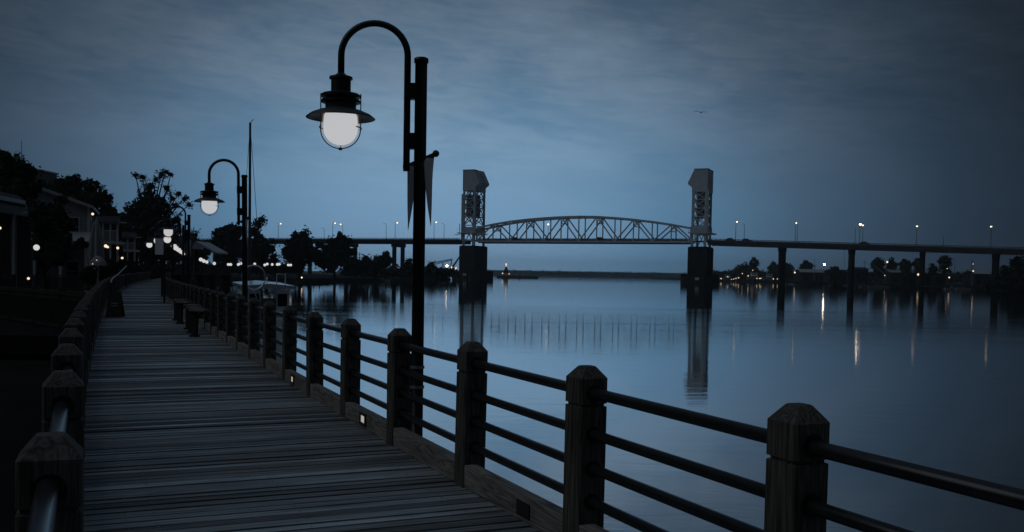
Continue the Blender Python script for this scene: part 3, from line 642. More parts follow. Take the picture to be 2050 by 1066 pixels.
# ---------------------------------------------------------------- the lift bridge
BL = Vector((-24, 576, WATER)); BA = math.atan2(-54, 127)
bridge = thing('lift_bridge', 'grey steel vertical lift bridge with two towers and an arched truss span across the river', 'bridge', BL, BA)
SPAN = 138.0
def zroad(s):
    if s > SPAN: return 23.5 - (s - SPAN) * .026
    if s < -120: return 23.5 + (s + 120) * .008
    return 23.5
def along(s0, s1, step=12):
    n = max(1, int(abs(s1 - s0) / step)); return [s0 + (s1 - s0) * i / n for i in range(n + 1)]
for k, s0 in ((0, 0.0), (1, SPAN)):
    pr = MB(); pr.box((s0, 0, 9.2), (9.6, 17, 22.0)); 
    pr.box((s0, -5.9, 8.9), (10.4, 6.2, 21.8)); pr.box((s0, 5.9, 8.9), (10.4, 6.2, 21.8))
    P = pr.build('pier', 'concrete', bridge)
    fb = MB(); oct_ = [(s0 - 8, -11.5), (s0 - 5.5, -14.5), (s0 + 5.5, -14.5), (s0 + 8, -11.5), (s0 + 8, 11.5), (s0 + 5.5, 14.5), (s0 - 5.5, 14.5), (s0 - 8, 11.5)]
    fb.prism(oct_, -3, 4.4)
    for yy in range(-13, 14, 2):
        for sg in (-1, 1): fb.tube([(s0 + sg * 8.0, yy * .85, -3), (s0 + sg * 8.0, yy * .85, 5.2)], .35, 6)
    for xx in range(-5, 6, 2):
        fb.tube([(s0 + xx, -14.6, -3), (s0 + xx, -14.6, 5.2)], .35, 6)
    fb.build('fender', 'dark_timber', bridge)
    MB().box((s0 + 1.5, -14.98, 2.8), (2.2, .12, 1.4)).build('clearance_sign', 'trim', bridge)
    # tower
    sg = 1 if k == 0 else -1            # direction of the river span
    A, B_ = 3.5, 6.7
    ZT = 53.6 if k == 0 else 50.4          # top of the lattice, foot of the machinery house
    tw = MB()
    T = thing('tower', None, None); T.parent = bridge
    for x in (-A, A):
        for y in (-B_, B_): MB().box((s0 + x, y, (20.2 + ZT) / 2), (1.1, 1.1, ZT - 20.2)).build('tower_leg', 'bridge_paint', T)
    br = MB()
    lv = [20.6, 27.0] + [27.0 + (ZT - 27.0) * i / 5 for i in range(1, 6)]
    for i in range(len(lv) - 1):
        z0, z1 = lv[i], lv[i + 1]
        for y in (-B_, B_):
            if i != 0:
                br.beam((s0 - A, y, z0), (s0 + A, y, z1), .55, .4); br.beam((s0 + A, y, z0), (s0 - A, y, z1), .55, .4)
            br.beam((s0 - A, y, z1), (s0 + A, y, z1), .6, .5)
            if i == 0:
                br.beam((s0 - A, y, z0), (s0, y, z1), .5, .4); br.beam((s0 + A, y, z0), (s0, y, z1), .5, .4)
        for x in (-A, A):
            if z0 > 30: 
                br.beam((s0 + x, -B_, z0), (s0 + x, 0, z1), .55, .4); br.beam((s0 + x, B_, z0), (s0 + x, 0, z1), .55, .4)
                br.beam((s0 + x, -B_, z1), (s0 + x, B_, z1), .6, .5)
    br.build('tower_bracing', 'bridge_paint', T)
    # counterweight, guide and lift shaft inside the tower
    cw = MB(); cw.box((s0 - sg * .6, 0, 44.0 if k == 0 else 43.0), (3.2, 13.0, 13.5)); cw.build('counterweight', 'girder_paint', T)
    cb = MB()
    for yy in (-6, -5, 5, 6): cb.tube([(s0 + sg * 3.6, yy, 30), (s0 + sg * 3.6, yy, 55)], .12, 5); cb.tube([(s0 - sg * .6, yy, 45), (s0 - sg * .6, yy, 55)], .12, 5)
    cb.build('hoist_cable', 'bridge_paint', T)
    ld = MB(); ld.box((s0 - sg * 4.5, -6.5, 37), (1.2, 1.2, 28)); 
    for zz in range(24, 50, 3): ld.box((s0 - sg * 4.6, -6.6, zz), (1.7, 1.7, .15))
    ld.build('ladder_cage', 'bridge_paint', T)
    # machinery house with sloping hood over the sheaves
    hh = MB(); z0 = ZT - .6; x_ = lambda v: s0 + sg * v
    poly = [(x_(-4.3), z0 + .0), (x_(4.2), z0 + .0), (x_(4.2), z0 + 2.4), (x_(6.5), z0 + 4.2), (x_(6.4), z0 + 5.2), (x_(3.2), z0 + 11.9), (x_(-4.3), z0 + 12.2)]
    if sg < 0: poly = poly[::-1]
    for y0, y1 in ((-7.3, -1.3), (1.3, 7.3)): hh.extr([(x, y0, zz) for x, zz in poly], (0, y1 - y0, 0))
    hh.box((s0, 0, z0 + 5.4), (8.2, 2.6, 10.6))
    H_ = hh.build('machinery_house', 'bridge_paint', T)
    tr = MB()
    for y0 in (-4.3, 4.3): tr.box((x_(-.6), y0, z0 + 12.3), (7.8, 6.3, .3))
    tr.build('roof_cap', 'girder_paint', T)
    # walkway platform round the tower above the road
    pf = MB(); zz = 27.6
    pf.box((s0, -B_ - 1.2, zz), (10.6, 2.2, .5)); pf.box((s0, B_ + 1.2, zz), (10.6, 2.2, .5)); pf.box((s0 - sg * 5.6, 0, zz), (2.0, 19, .5))
    pf.box((s0, -B_ - .3, 29.6), (8.8, .3, 3.4)); pf.box((s0, B_ + .3, 29.6), (8.8, .3, 3.4))
    for xx in (-5.2, -2.6, 0, 2.6, 5.2): pf.beam((s0 + xx, -B_ - 2.2, zz), (s0 + xx, -B_ - 2.2, zz + 1.3), .12)
    pf.beam((s0 - 5.2, -B_ - 2.2, zz + 1.3), (s0 + 5.2, -B_ - 2.2, zz + 1.3), .12)
    pf.box((s0 - sg * 7.4, -7.5, 26.6), (2.4, 2.4, .3)); pf.beam((s0 - sg * 5.2, -B_ - 2.2, 27), (s0 - sg * 5.2, -B_ - 2.2, 33), .3)
    pf.build('walkway', 'bridge_paint', T)
# truss span: polygonal top chord, warren diagonals with verticals
x0, x1 = 4.6, SPAN - 4.6; NP = 12; hts = [7.8, 10.0, 11.6, 12.7, 13.5, 14.0, 14.2, 14.0, 13.3, 12.3, 11.0, 9.4, 7.4]
for y in (-5.7, 5.7):
    tc_ = MB(); xs = [x0 + (x1 - x0) * i / NP for i in range(NP + 1)]; zb = 22.8
    for i in range(NP): tc_.beam((xs[i], y, zb + hts[i]), (xs[i + 1], y, zb + hts[i + 1]), 1.0, 1.05)
    T = thing('truss', None, None); T.parent = bridge
    tc_.build('top_chord', 'bridge_paint', T); MB().beam((xs[0], y, zb), (xs[-1], y, zb), .9, 1.0).build('bottom_chord', 'bridge_paint', T)
    for i in range(NP):
        if i % 2 == 0: MB().beam((xs[i], y, zb), (xs[i + 1], y, zb + hts[i + 1]), .75, .6).build('diagonal', 'bridge_paint', T)
        else: MB().beam((xs[i], y, zb + hts[i]), (xs[i + 1], y, zb), .75, .6).build('diagonal', 'bridge_paint', T)
    for i in range(0, NP + 1): MB().beam((xs[i], y, zb), (xs[i], y, zb + hts[i]), .6, .55).build('vertical', 'bridge_paint', T)
lt = MB()
for i in range(1, NP, 1): 
    zz = 22.8 + hts[i]
    lt.beam((xs[i], -5.7, zz), (xs[i], 5.7, zz), .45, .5)
    if i % 2: 
        lt.beam((xs[i], -5.7, zz - 3.6), (xs[i], 5.7, zz - 3.6), .35, .45); lt.beam((xs[i], -5.7, zz - 3.6), (xs[i], 0, zz), .3); lt.beam((xs[i], 5.7, zz - 3.6), (xs[i], 0, zz), .3)
    if i < NP - 1: lt.beam((xs[i], -5.7, zz), (xs[i + 1], 5.7, 22.8 + hts[i + 1]), .3); lt.beam((xs[i], 5.7, zz), (xs[i + 1], -5.7, 22.8 + hts[i + 1]), .3)
lt.build('sway_bracing', 'bridge_paint', bridge)
# roadway, girders and parapets
def strip(name, m, s0, s1, y, w, dz0, dz1):
    b = MB(); ss = along(s0, s1)
    for i in range(len(ss) - 1):
        a, c = ss[i], ss[i + 1]
        b.add([(a, y - w / 2, zroad(a) + dz0), (a, y + w / 2, zroad(a) + dz0), (a, y + w / 2, zroad(a) + dz1), (a, y - w / 2, zroad(a) + dz1), (c, y - w / 2, zroad(c) + dz0), (c, y + w / 2, zroad(c) + dz0), (c, y + w / 2, zroad(c) + dz1), (c, y - w / 2, zroad(c) + dz1)],
              [(0, 1, 2, 3), (7, 6, 5, 4), (0, 4, 5, 1), (2, 6, 7, 3), (0, 3, 7, 4), (1, 5, 6, 2)])
    return b.build(name, m, bridge)
strip('roadway', 'asphalt', -420, -4.9, 0, 17.2, -.5, 0); strip('roadway', 'asphalt', -4.88, SPAN + 4.88, 0, 10.4, -.5, 0); strip('roadway', 'asphalt', SPAN + 4.9, 470, 0, 17.2, -.5, 0)
for a, c in ((-420, -4.9), (SPAN + 4.9, 470)):
    for y in (-6.2, 6.2): strip('girder', 'girder_paint', a, c, y, .6, -2.3, -.51)
for y in (-4.6, 4.6): strip('girder', 'girder_paint', 5.2, SPAN - 5.2, y, .5, -1.75, -.51)
pp = MB()
for (a, c, yy) in ((-420, -4.9, 8.5), (5, SPAN - 5, 4.95), (SPAN + 4.9, 470, 8.5)):
    for y in (-yy, yy):
        n = int((c - a) / 2.4)
        for i in range(n):
            s = a + (c - a) * i / n; pp.box((s, y, zroad(s) + .58), (.35, .3, 1.14))
        for s in along(a, c)[:-1]:
            e = min(c, s + (c - a) / max(1, int((c - a) / 12))); pp.beam((s, y, zroad(s) + .95), (e, y, zroad(e) + .95), .2, .32); pp.beam((s, y, zroad(s) + .25), (e, y, zroad(e) + .25), .3, .5)
pp.build('parapet', 'girder_paint', bridge)
for s0 in (-52, -87, -122, -157, -192, -227, 182.6, 217.4, 251, 284, 318, 352, 386):
    zt = zroad(s0) - 2.3; s0 -= 1.2 if s0 > 0 else 0; b = MB()
    rr_ = 1.3 if s0 > 0 else 1.35
    for y in (-5.2, 5.2): b.tube([(s0, y, -3), (s0, y, zt - 2)], rr_, 12)
    b.box((s0, 0, zt - 1.05), (2.8, 13.6, 2.05)); b.build('bent_pier', 'concrete', bridge)
ba, sa_ = math.cos(BA), math.sin(BA)
def on_bridge(s, y, dz=0.0): return Vector((BL.x + s * ba - y * sa_, BL.y + s * sa_ + y * ba, WATER + zroad(s) + dz))
def s_px(px, y=0.0):
    lo, hi = -400.0, 460.0
    for _ in range(50):
        m_ = (lo + hi) / 2; c_ = CAMR.transposed() @ (on_bridge(m_, y, 5) - EYE)
        if CX + F * c_.x / -c_.z < px: lo = m_
        else: hi = m_
    return lo
def bridge_lamp(px, side, lit, label, h=11.0):
    s = s_px(px, side * 8.95); p = on_bridge(s, side * 8.95, -.5); t = thing('street_lamp', label, 'street lamp', p, BA, 'street lamps along the bridge approaches')
    b = MB(); b.tube([(0, 0, 0), (0, 0, h + .3)], [.17, .1], 6); b.tube([(0, 0, h + .3), (0, -side * 1.0, h + .6), (0, -side * 2.2, h + .6)], .08, 5); b.build('pole', 'girder_paint', t)
    lh = MB().box((0, -side * 2.5, h + .55), (.5, 1.0, .25)).build('lamp_head', 'girder_paint', t)
    if lit: MB().ball((0, -side * 2.5, h + .3), .42, 6).build('bulb', 'lamp_strong' if px == 1721 else 'lamp_warm', t)
    return t
for px, sd_, lit, lb, h in ((557, -1, 1, 'lit lamp on the bridge above the ragged narrow tree', 10.8), (649, 1, 0, 'unlit thin lamp mast between the two round trees on the bridge', 8), (666, -1, 1, 'left lamp of the lit pair above the leaning tree', 10.8), (686, 1, 1, 'right lamp of the lit pair above the leaning tree', 10.8),
        (773, 1, 0, 'unlit lamp on the bridge left of the double pier lamp', 10.8), (791, -1, 1, 'lit lamp on the bridge above the double pier', 10.8), (869, -1, 1, 'lit lamp beside the tip of the right pennant', 11), (889, 1, 0, 'unlit lamp between the near lamp pole and left tower', 10.5),
        (1473, -1, 1, 'first lit lamp right of the right tower', 10.8), (1490, 1, 0, 'faint unlit lamp behind the cars right of the tower', 10), (1592, -1, 1, 'lit lamp near the first right bridge pier', 10.8), (1596, 1, 0, 'unlit lamp close behind the lit one near first right pier', 11),
        (1721, -1, 1, 'brighter lamp of the close pair on the right approach', 10.8), (1727, 1, 1, 'smaller lamp of the close pair on the right approach', 11), (1835, -1, 1, 'lit lamp near the third right bridge pier', 10.4), (1984, -1, 1, 'faint lit lamp nearest the right end of the bridge', 11), (1712, 1, 0, 'unlit lamp just left of the close pair', 9), (1889, -1, 0, 'short mast with a square head on the right approach', 5.2)):
    bridge_lamp(px, sd_, lit, lb, h)
p = on_bridge(s_px(1103), -5.5, 11.5)
t = thing('street_lamp', 'single warm lamp inside the truss span right of the left tower', 'street lamp', on_bridge(s_px(1103), -4.6), BA); MB().tube([(0, 0, 0), (0, 0, 9.6)], .12, 5).build('pole', 'girder_paint', t); MB().ball((0, 0, 9.2), .45, 6).build('bulb', 'lamp_warm', t)
def car(px, y, label):
    p = on_bridge(s_px(px, y), y, .01); t = thing('car', label, 'car', p, BA, 'cars crossing the bridge')
    pf_ = [(-2.2, .35), (2.2, .35), (2.25, .8), (1.3, .95), (.7, 1.5), (-1.2, 1.52), (-2.0, 1.0), (-2.25, .85)]
    MB().extr([(x * 1.15, -.9, zz * 1.25) for x, zz in pf_], (0, 1.8, 0)).build('body', 'car_paint', t)
    for xx in (-1.5, 1.5):
        for yy in (-.88, .88): MB().tube([(xx * 1.15, yy - .1, .38), (xx * 1.15, yy + .1, .38)], .38, 10).build('wheel', 'black_steel', t)
    MB().extr([(x * 1.15, -.93, zz * 1.25) for x, zz in [(-1.1, 1.0), (.95, 1.0), (.6, 1.42), (-.95, 1.42)]], (0, 1.86, 0)).build('window', 'glass_dark', t)
for px, y, lb in ((1463, -4, 'dark car right of the right bridge tower with lights on'), (1495, -2, 'dark car following on the bridge deck below the faint mast'), (1732, -4, 'dark car on the bridge under the close pair of lamps'), (1202, -3, 'dark car in the middle of the truss span'), (1030, -3, 'dark car at the left end of the truss span')): car(px, y, lb)

# ---------------------------------------------------------------- boats, barge, docks
def hullmb(L, W, H, bow=.35, n=10, z0=0.0):
    """hull along +x with a pointed bow, keel 0.4 m under water"""
    b = MB(); o = []; secs = 12
    for i in range(secs + 1):
        u = i / secs; x = -L / 2 + L * u
        w_ = W / 2 * (1 if u < 1 - bow else math.sqrt(max(0.0, 1 - ((u - 1 + bow) / bow) ** 2)) + .02); sh = H * (1 + .35 * max(0, u - .5) ** 2 * 4 * .5)
        o += [(x * .96, -w_ * .75, -.5), (x, -w_, sh), (x, w_, sh), (x * .96, w_ * .75, -.5)]
    fs = []
    for i in range(secs):
        for k in range(4): fs.append((i * 4 + k, i * 4 + (k + 1) % 4, (i + 1) * 4 + (k + 1) % 4, (i + 1) * 4 + k))
    fs += [(3, 2, 1, 0), tuple(secs * 4 + k for k in range(4))]; b.add(o, fs); return b
bt = thing('cabin_boat', 'small pale cabin boat moored beyond the railing with a flat white roof', 'boat', (at(514, 600, 38).x, 38.5, WATER), R(114))
h_ = hullmb(7.5, 2.5, .95); h_.build('hull', 'boat_white', bt)
cbm = MB()
for (x, y) in ((-2.4, -1.05), (-2.4, 1.05), (.9, -1.05), (.9, 1.05), (-.8, -1.05), (-.8, 1.05)): cbm.beam((x, y, .9), (x, y, 2.95), .08)
cbm.box((-.75, -1.05, 1.9), (3.3, .05, 2.0)); cbm.box((-.75, 1.05, 1.9), (3.3, .05, 2.0)); cbm.box((.9, 0, 1.7), (.06, 2.1, 1.6)); cbm.box((-2.45, -.72, 1.95), (.06, .62, 1.95)); cbm.box((-2.45, .72, 1.95), (.06, .62, 1.95))
cbn = cbm.build('cabin', 'boat_white', bt)
MB().box((-1.6, -1.09, 2.38), (1.35, .03, .62)).box((.05, -1.09, 2.38), (1.35, .03, .62)).box((-.75, 1.09, 2.38), (2.9, .03, .62)).box((-2.49, -.72, 2.5), (.03, .5, .5)).box((-2.49, .72, 2.5), (.03, .5, .5)).build('cabin_window', 'glass_dark', cbn)
rf = MB(); rf.add([(-2.9, -1.3, 2.96), (1.3, -1.3, 3.05), (1.3, 1.3, 3.05), (-2.9, 1.3, 2.96), (-2.9, -1.3, 3.08), (1.3, -1.3, 3.17), (1.3, 1.3, 3.17), (-2.9, 1.3, 3.08), (-2.9, 0, 3.16), (1.3, 0, 3.25)], [(3, 2, 1, 0), (0, 1, 5, 4), (2, 3, 7, 6), (4, 5, 9, 8), (8, 9, 6, 7), (0, 4, 8, 7, 3), (1, 2, 6, 9, 5)]); rf.build('roof', 'roof_gloss', bt); bt.scale = (.8, .74, .97)
MB().tube([(-1.8, -1.0, 3.1), (-1.8, -1.0, 3.55), (-1.8, -.55, 3.55), (-1.8, -.55, 3.1)], .03, 6).build('roof_handle', 'boat_white', bt)
MB().box((-3.2, -.55, 1.35), (1.0, 1.1, .9)).build('engine_box', 'boat_white', bt)
for yy, xx in ((.9, .2), (-.2, -.9)): MB().tube([(xx, yy, 3.1), (xx, yy, 3.32)], .03, 6).ball((xx, yy, 3.36), .06, 5).build('nav_light', 'boat_white', bt)
# the wire hoop and the sailing boat mast behind the lamp
q = at(499, 600, 44); sb = thing('sailboat', 'dark sailboat behind the cabin boat with a tall bare mast', 'boat', (q.x, q.y, WATER), R(114))
hullmb(9, 2.6, .9).build('hull', 'boat_dark', sb); MB().box((-.3, 0, 1.2), (3.5, 1.6, .6)).build('cabin', 'boat_dark', sb)
mt = at(499, 246, 44).z - WATER
MB().tube([(0, 0, .8), (0, 0, mt)], [.085, .05], 8).tube([(0, 0, mt), (-.25, -.1, mt + .12), (-.3, -.1, mt + .1)], .015, 5).build('mast', 'shade_paint', sb)
MB().tube([(0, 0, mt - .1), (-.5, -.6, 1.2)], .012, 4).tube([(0, 0, mt - .1), (4.2, 0, 1.1)], .01, 4).build('stay', 'shade_paint', sb)
q = at(508, 559, 33.5); hp = thing('wire_hoop', 'large pale wire hoop raised over the roof of the cabin boat', 'hoop', (q.x, q.y, q.z))
hp_ = []
for i in range(37):
    a = 2 * math.pi * i / 36; rx = .37 * (1 + .0 * math.cos(a)); zz = .43 * math.sin(a) - .05 * math.cos(2 * a); hp_.append((rx * math.cos(a) + .06 * math.sin(2 * a), .1 * math.cos(a), zz))
MB().tube(hp_, .028, 8).build('hoop', 'roof_gloss', hp, smooth=True)
MB().tube([(0, 0, -.38), (.05, .3, -.75)], .02, 6).build('stem', 'boat_white', hp)

def floating(name, label, cat, p0, p1, w_, h_, m, piles=4, group=None):
    a, b_ = Vector(p0), Vector(p1); t = thing(name, label, cat, (a.x, a.y, WATER), 0, group)
    m_ = MB(); m_.beam((a.x, a.y, WATER + .25 * h_), (b_.x, b_.y, WATER + .25 * h_), w_, h_); m_.build('float', m, t, world=True)
    d = (b_ - a).normalized(); n = Vector((-d.y, d.x, 0))
    for i in range(piles):
        c = a.lerp(b_, (i + .5) / piles) + n * (w_ / 2 + .15); MB().tube([(c.x, c.y, WATER - 2), (c.x, c.y, WATER + 1.6)], .16, 8).build('pile', 'dark_timber', t, world=True)
    return t
floating('floating_dock', 'pale floating dock under the dark round trees', 'dock', at(592, 566, 252), at(652, 566, 262), 2.2, 1.0, 'concrete', 5)
dl = at(604, 561, 250); t = thing('dock_lamp', 'tiny warm light on the floating dock', 'lamp', (dl.x, dl.y, WATER + .7)); MB().tube([(0, 0, 0), (0, 0, .9)], .05, 5).build('post', 'dark_timber', t); MB().ball((0, 0, 1.0), .16, 5).build('bulb', 'lamp_warm', t)
# quay behind the moored boats with capped piles
q0, q1 = at(340, 560, 64), at(466, 560, 56)
quay = thing('timber_quay', 'dark timber finger pier behind the row of capped piles', 'pier', (q0.x, q0.y, WATER)); MB().beam((q0.x, q0.y, WATER + 1.3), (q1.x, q1.y, WATER + 1.3), 2.5, .35).build('deck', 'dark_timber', quay, world=True)
qp = MB(); qp.beam((q0.x, q0.y - 1.2, WATER + .5), (q1.x, q1.y - 1.2, WATER + .5), .2, 1.9); qp.build('fender_wall', 'dark_timber', quay, world=True)
for i, (px, lb) in enumerate(((356, 'first, beside the walkway rail'), (374, 'second from the walkway rail'), (399, 'third, in the middle of the row'), (421, 'fourth, left of the second lamp pole'), (450, 'last of the row, beside the cabin boat'))):
    q = at(px, 541, 52 - i * 1.2); t = thing('capped_pile', 'mooring pile with a pale cone cap, %s' % lb, 'mooring pile', (q.x, q.y, WATER), 0, 'mooring piles with cone caps')
    hz = q.z - WATER; MB().lathe([(.27, -2), (.27, hz - .28)], (0, 0, 0), 14).build('pile', 'dark_timber', t); MB().lathe([(.34, hz - .30), (.34, hz - .27), (.02, hz)], (0, 0, 0), 14).build('cap', 'concrete', t)

def work_boat(px, Z, L, label, seed, big=1.0, rz=0.0, lights=()):
    q = at(px, 555, Z); t = thing('tugboat', label, 'tugboat', (q.x, q.y, WATER), rz, 'work boats moored at the far bank')
    hullmb(L, L * .3, 1.9 * big).build('hull', 'boat_dark', t)
    hs = MB(); hs.box((L * .08, 0, 3.2 * big), (L * .38, L * .2, 2.6 * big)); H1 = hs.build('deckhouse', 'siding_warm', t)
    MB().box((L * .13, 0, 5.6 * big), (L * .2, L * .16, 2.2 * big)).build('wheelhouse', 'boat_white', t)
    MB().box((L * .13, 0, 5.9 * big), (L * .205, L * .165, .8 * big)).build('window', 'glass_dark', t)
    MB().tube([(-L * .1, 0, 4), (-L * .1, 0, 7.2 * big)], .5 * big, 8).build('funnel', 'boat_dark', t)
    MB().tube([(L * .1, 0, 6.6 * big), (L * .1, 0, 10.5 * big)], .12, 5).tube([(L * .1, -1, 9 * big), (L * .1, 1, 9 * big)], .08, 5).build('mast', 'shade_paint', t)
    for (x, zz, r_, m) in lights: MB().ball((L * x, -L * .11, zz * big), r_, 5).build('deck_light', m, t)
    return t
LW = 'lamp_deck'
work_boat(1452, 860, 18, 'small tugboat just right of the right bridge tower with four lights', 1, .9, 0, ((-.35, 3, .45, LW), (.1, 5, .4, LW), (.4, 3, .4, LW)))
work_boat(1472, 870, 15, 'low work boat between the two groups of deck lights', 2, .7, .2, ((0, 4.5, .4, LW), (-.3, 3, .35, LW)))
work_boat(1502, 840, 26, 'largest tugboat with white wheelhouse under the twin poplar tree', 3, 1.25, 0, ((-.42, 3, .45, LW), (-.3, 6, .4, LW), (-.1, 4.5, .45, LW), (.05, 8.5, .35, LW), (.3, 2.8, .5, LW)))
work_boat(1533, 835, 24, 'tugboat lying left of the first right bridge pier', 4, 1.1, 0, ((-.35, 3.2, .4, LW), (-.2, 3.4, .35, LW), (.25, 3.0, .45, LW), (.4, 3.0, .4, LW)))
work_boat(1440, 900, 12, 'tiny launch against the base of the right tower', 5, .6, .3, ((.1, 4.5, .5, LW),))
# buoy tender in mid river with a lit mast and a low barge
q = at(1013, 551, 900); tg = thing('tugboat', 'tugboat with a lit stack of lights in mid river beside a low barge', 'tugboat', (q.x, q.y, WATER), 0); tg.scale = (1.15, 1, 1.15)
hullmb(15, 5.5, 1.6).build('hull', 'boat_dark', tg); MB().box((0, 0, 2.7), (6.5, 4, 2.3)).build('deckhouse', 'siding', tg); MB().box((0, 0, 5.3), (3.6, 3.2, 2.9)).build('wheelhouse', 'boat_dark', tg)
MB().tube([(0, 0, 6.7), (0, 0, 8.5), (0, 0, 11.6)], [1.5, .9, .4], 6).build('mast', 'boat_dark', tg)
for x, zz, r_, m in ((0, 11.0, .75, 'lamp_warm_soft'), (0, 9.6, .5, 'lamp_warm_soft'), (-2.8, 3.6, .5, 'lamp_warm_soft'), (2.6, 3.2, .4, 'lamp_warm_soft')): MB().ball((x, -2.6, zz), r_, 5).build('deck_light', m, tg)
q = at(1048, 551.5, 900); bg_ = thing('barge', 'low flat barge lying right of the mid river tugboat', 'barge', (q.x, q.y, WATER)); MB().prism([(-14, -4), (12, -4), (14, 0), (12, 4), (-14, 4)], -.5, 1.9).build('hull', 'boat_dark', bg_); MB().box((-4, 0, 2.5), (1.6, 1.6, 1.2)).build('winch', 'siding_warm', bg_)

# ---------------------------------------------------------------- far right bank: sheds, lights, masts, cranes
def shed(name, label, px0, px1, ytop, yeave, ybot, Z, depth, roof='roof_metal', wall='shed_wall'):
    a, c = at(px0, ybot, Z), at(px1, ybot, Z); zt = at((px0 + px1) / 2, ytop, Z).z; ze = at((px0 + px1) / 2, yeave, Z).z; zb = -.7
    t = thing(name, label, 'shed', (a.x, a.y, zb)); 
    MB().add([], []) if 0 else None
    w_ = MB(); W_ = c.x - a.x; w_.box(((a.x + c.x) / 2, Z + depth / 2, (zb + ze) / 2), (W_, depth, ze - zb)); wl = w_.build('wall', wall, t, world=True)
    r_ = MB(); o = .6
    r_.extr([(a.x - o, Z - o, ze), (a.x - o, Z + depth / 2, zt), (a.x - o, Z + depth + o, ze), (a.x - o, Z + depth + o, ze + .25), (a.x - o, Z + depth / 2, zt + .3), (a.x - o, Z - o, ze + .25)][::-1], (W_ + 2 * o, 0, 0)); r_.build('roof', roof, t, world=True)
    d_ = MB(); n = max(2, int(W_ / 7))
    for i in range(n): x = a.x + W_ * (i + .5) / n; d_.box((x, Z - .05, zb + (ze - zb) * .42), (2.4, .1, (ze - zb) * .55))
    d_.build('door', 'glass_dark', t, world=True); return t
shed('shed', 'pale roofed shed under the brightest shore lamp', 1604, 1658, 540, 546, 553, 820, 22)
shed('shed', 'long pale metal roofed shed behind the third right pier', 1782, 1890, 537, 547, 556, 690, 30)
shed('shed', 'small shed at the foot of the mast near the right edge', 1952, 1982, 541, 549, 560, 610, 18)
shed('shed', 'dark flat shed between the second right pier and leaning boom', 1712, 1738, 536, 540, 552, 680, 16, 'roof_dark', 'shed_wall')
shed('shed', 'low dark shed behind the second right bridge pier', 1664, 1700, 541, 545, 555, 720, 16, 'roof_dark', 'shed_wall')
def shore_light(px, y, Z, label, r=.5, m='lamp_deck', base=-.6):
    q = at(px, y, Z); t = thing('shore_light', label, 'lamp', (q.x, q.y, base), 0, 'lights along the far banks')
    MB().tube([(0, 0, 0), (0, 0, q.z - base)], .14, 5).build('pole', 'girder_paint', t); MB().ball((0, -.2, q.z - base), r, 5).build('bulb', m, t)
for a in ((1650, 530, 640, 'brightest warm shore lamp on its pole left of the second right pier', .6, 'lamp_strong'), (1591, 546, 800, 'white low light right of the first right pier', .7), (1776, 525, 660, 'lamp on a tall mast above the long shed', .65), (1838, 550, 640, 'light low against the third right pier', .7),
          (1900, 556, 560, 'low light right of the spiky tree', .45), (1948, 543, 600, 'light on the slender mast near right edge', .45), (1948, 529, 602, 'highest light on the slender mast near right edge', .25), (1771, 552, 640, 'tiny light at the foot of the boom', .3), (1896, 538, 590, 'small light above the roof end of the long shed', .25),
          (895, 533, 520, 'bright quay light left of the left tower', .5, 'lamp_strong', -.75), (863, 533, 520, 'small quay light under the right side of the loading boom', .4, 'lamp_deck', -.75), (904, 536, 520, 'second quay light hard by the left tower pier', .5, 'lamp_deck', -.75), (913, 538, 520, 'third quay light touching the left tower pier', .6, 'lamp_deck', -.75),
          (760, 516, 370, 'faint light above the small trees by the double pier', .28, 'lamp_deck', -.75)): shore_light(*a)
def lattice_boom(label, a, b_, w_, piers=()):
    a, b_ = Vector(a), Vector(b_); t = thing('loading_boom', label, 'crane', (a.x, a.y, -.7)); m = MB(); up = Vector((0, 0, w_)); n = 10
    m.beam(a, b_, .35); m.beam(a + up, b_ + up * .4, .35)
    for i in range(n): p, q = a.lerp(b_, i / n), a.lerp(b_, (i + 1) / n); m.beam(p, q + up * (1 - .6 * (i + 1) / n), .22); m.beam(p, p + up * (1 - .6 * i / n), .22)
    m.build('boom', 'girder_paint', t, world=True); l = MB()
    for f in piers: p = a.lerp(b_, f); l.beam((p.x - 1.2, p.y, -.7), p, .35); l.beam((p.x + 1.2, p.y, -.7), p, .35)
    l.build('leg', 'girder_paint', t, world=True)
lattice_boom('long sloping conveyor boom on the quay left of the left tower', at(858, 533, 560), at(906, 521, 560), 1.6, (.05, .6, .95))
lattice_boom('steep conveyor boom disappearing behind the left tower pier', at(905, 540, 545), at(921, 514, 545), 1.6, (.1,))
lattice_boom('raised white boom leaning left among the sheds', at(1773, 552, 650), at(1748, 531, 650), 1.2, (.0,))
def mast(px, ytop, Z, label, cross=True, base=-.6, r=.2):
    q = at(px, ytop, Z); t = thing('mast', label, 'mast', (q.x, q.y, base)); h = q.z - base; m = MB().tube([(0, 0, 0), (0, 0, h)], [r, r * .6], 6)
    if cross: m.beam((-1.1, 0, h - .8), (1.1, 0, h - .8), .2); m.beam((-.8, 0, h - 2), (.8, 0, h - 2), .2)
    m.build('pole', 'girder_paint', t)
mast(1946, 520, 600, 'utility pole with crossarms near the right edge'); mast(1731, 522, 700, 'utility pole right of the second right pier'); mast(1691, 498, 720, 'slender radio mast left of the second right pier', False, r=.15); mast(1631, 518, 800, 'thin pole beside the pointed tree', False)
mast(720, 505, 352, 'utility pole above the trees left of the double pier', True, -.75); mast(388, 455, 190, 'utility pole right of the third lamp', True, -.75, .12); mast(43, 282, 110, 'thin antenna above the tall left tree', False, -.75, .05); mast(1912, 524, 640, 'thin pole right of the spiky tree', False)
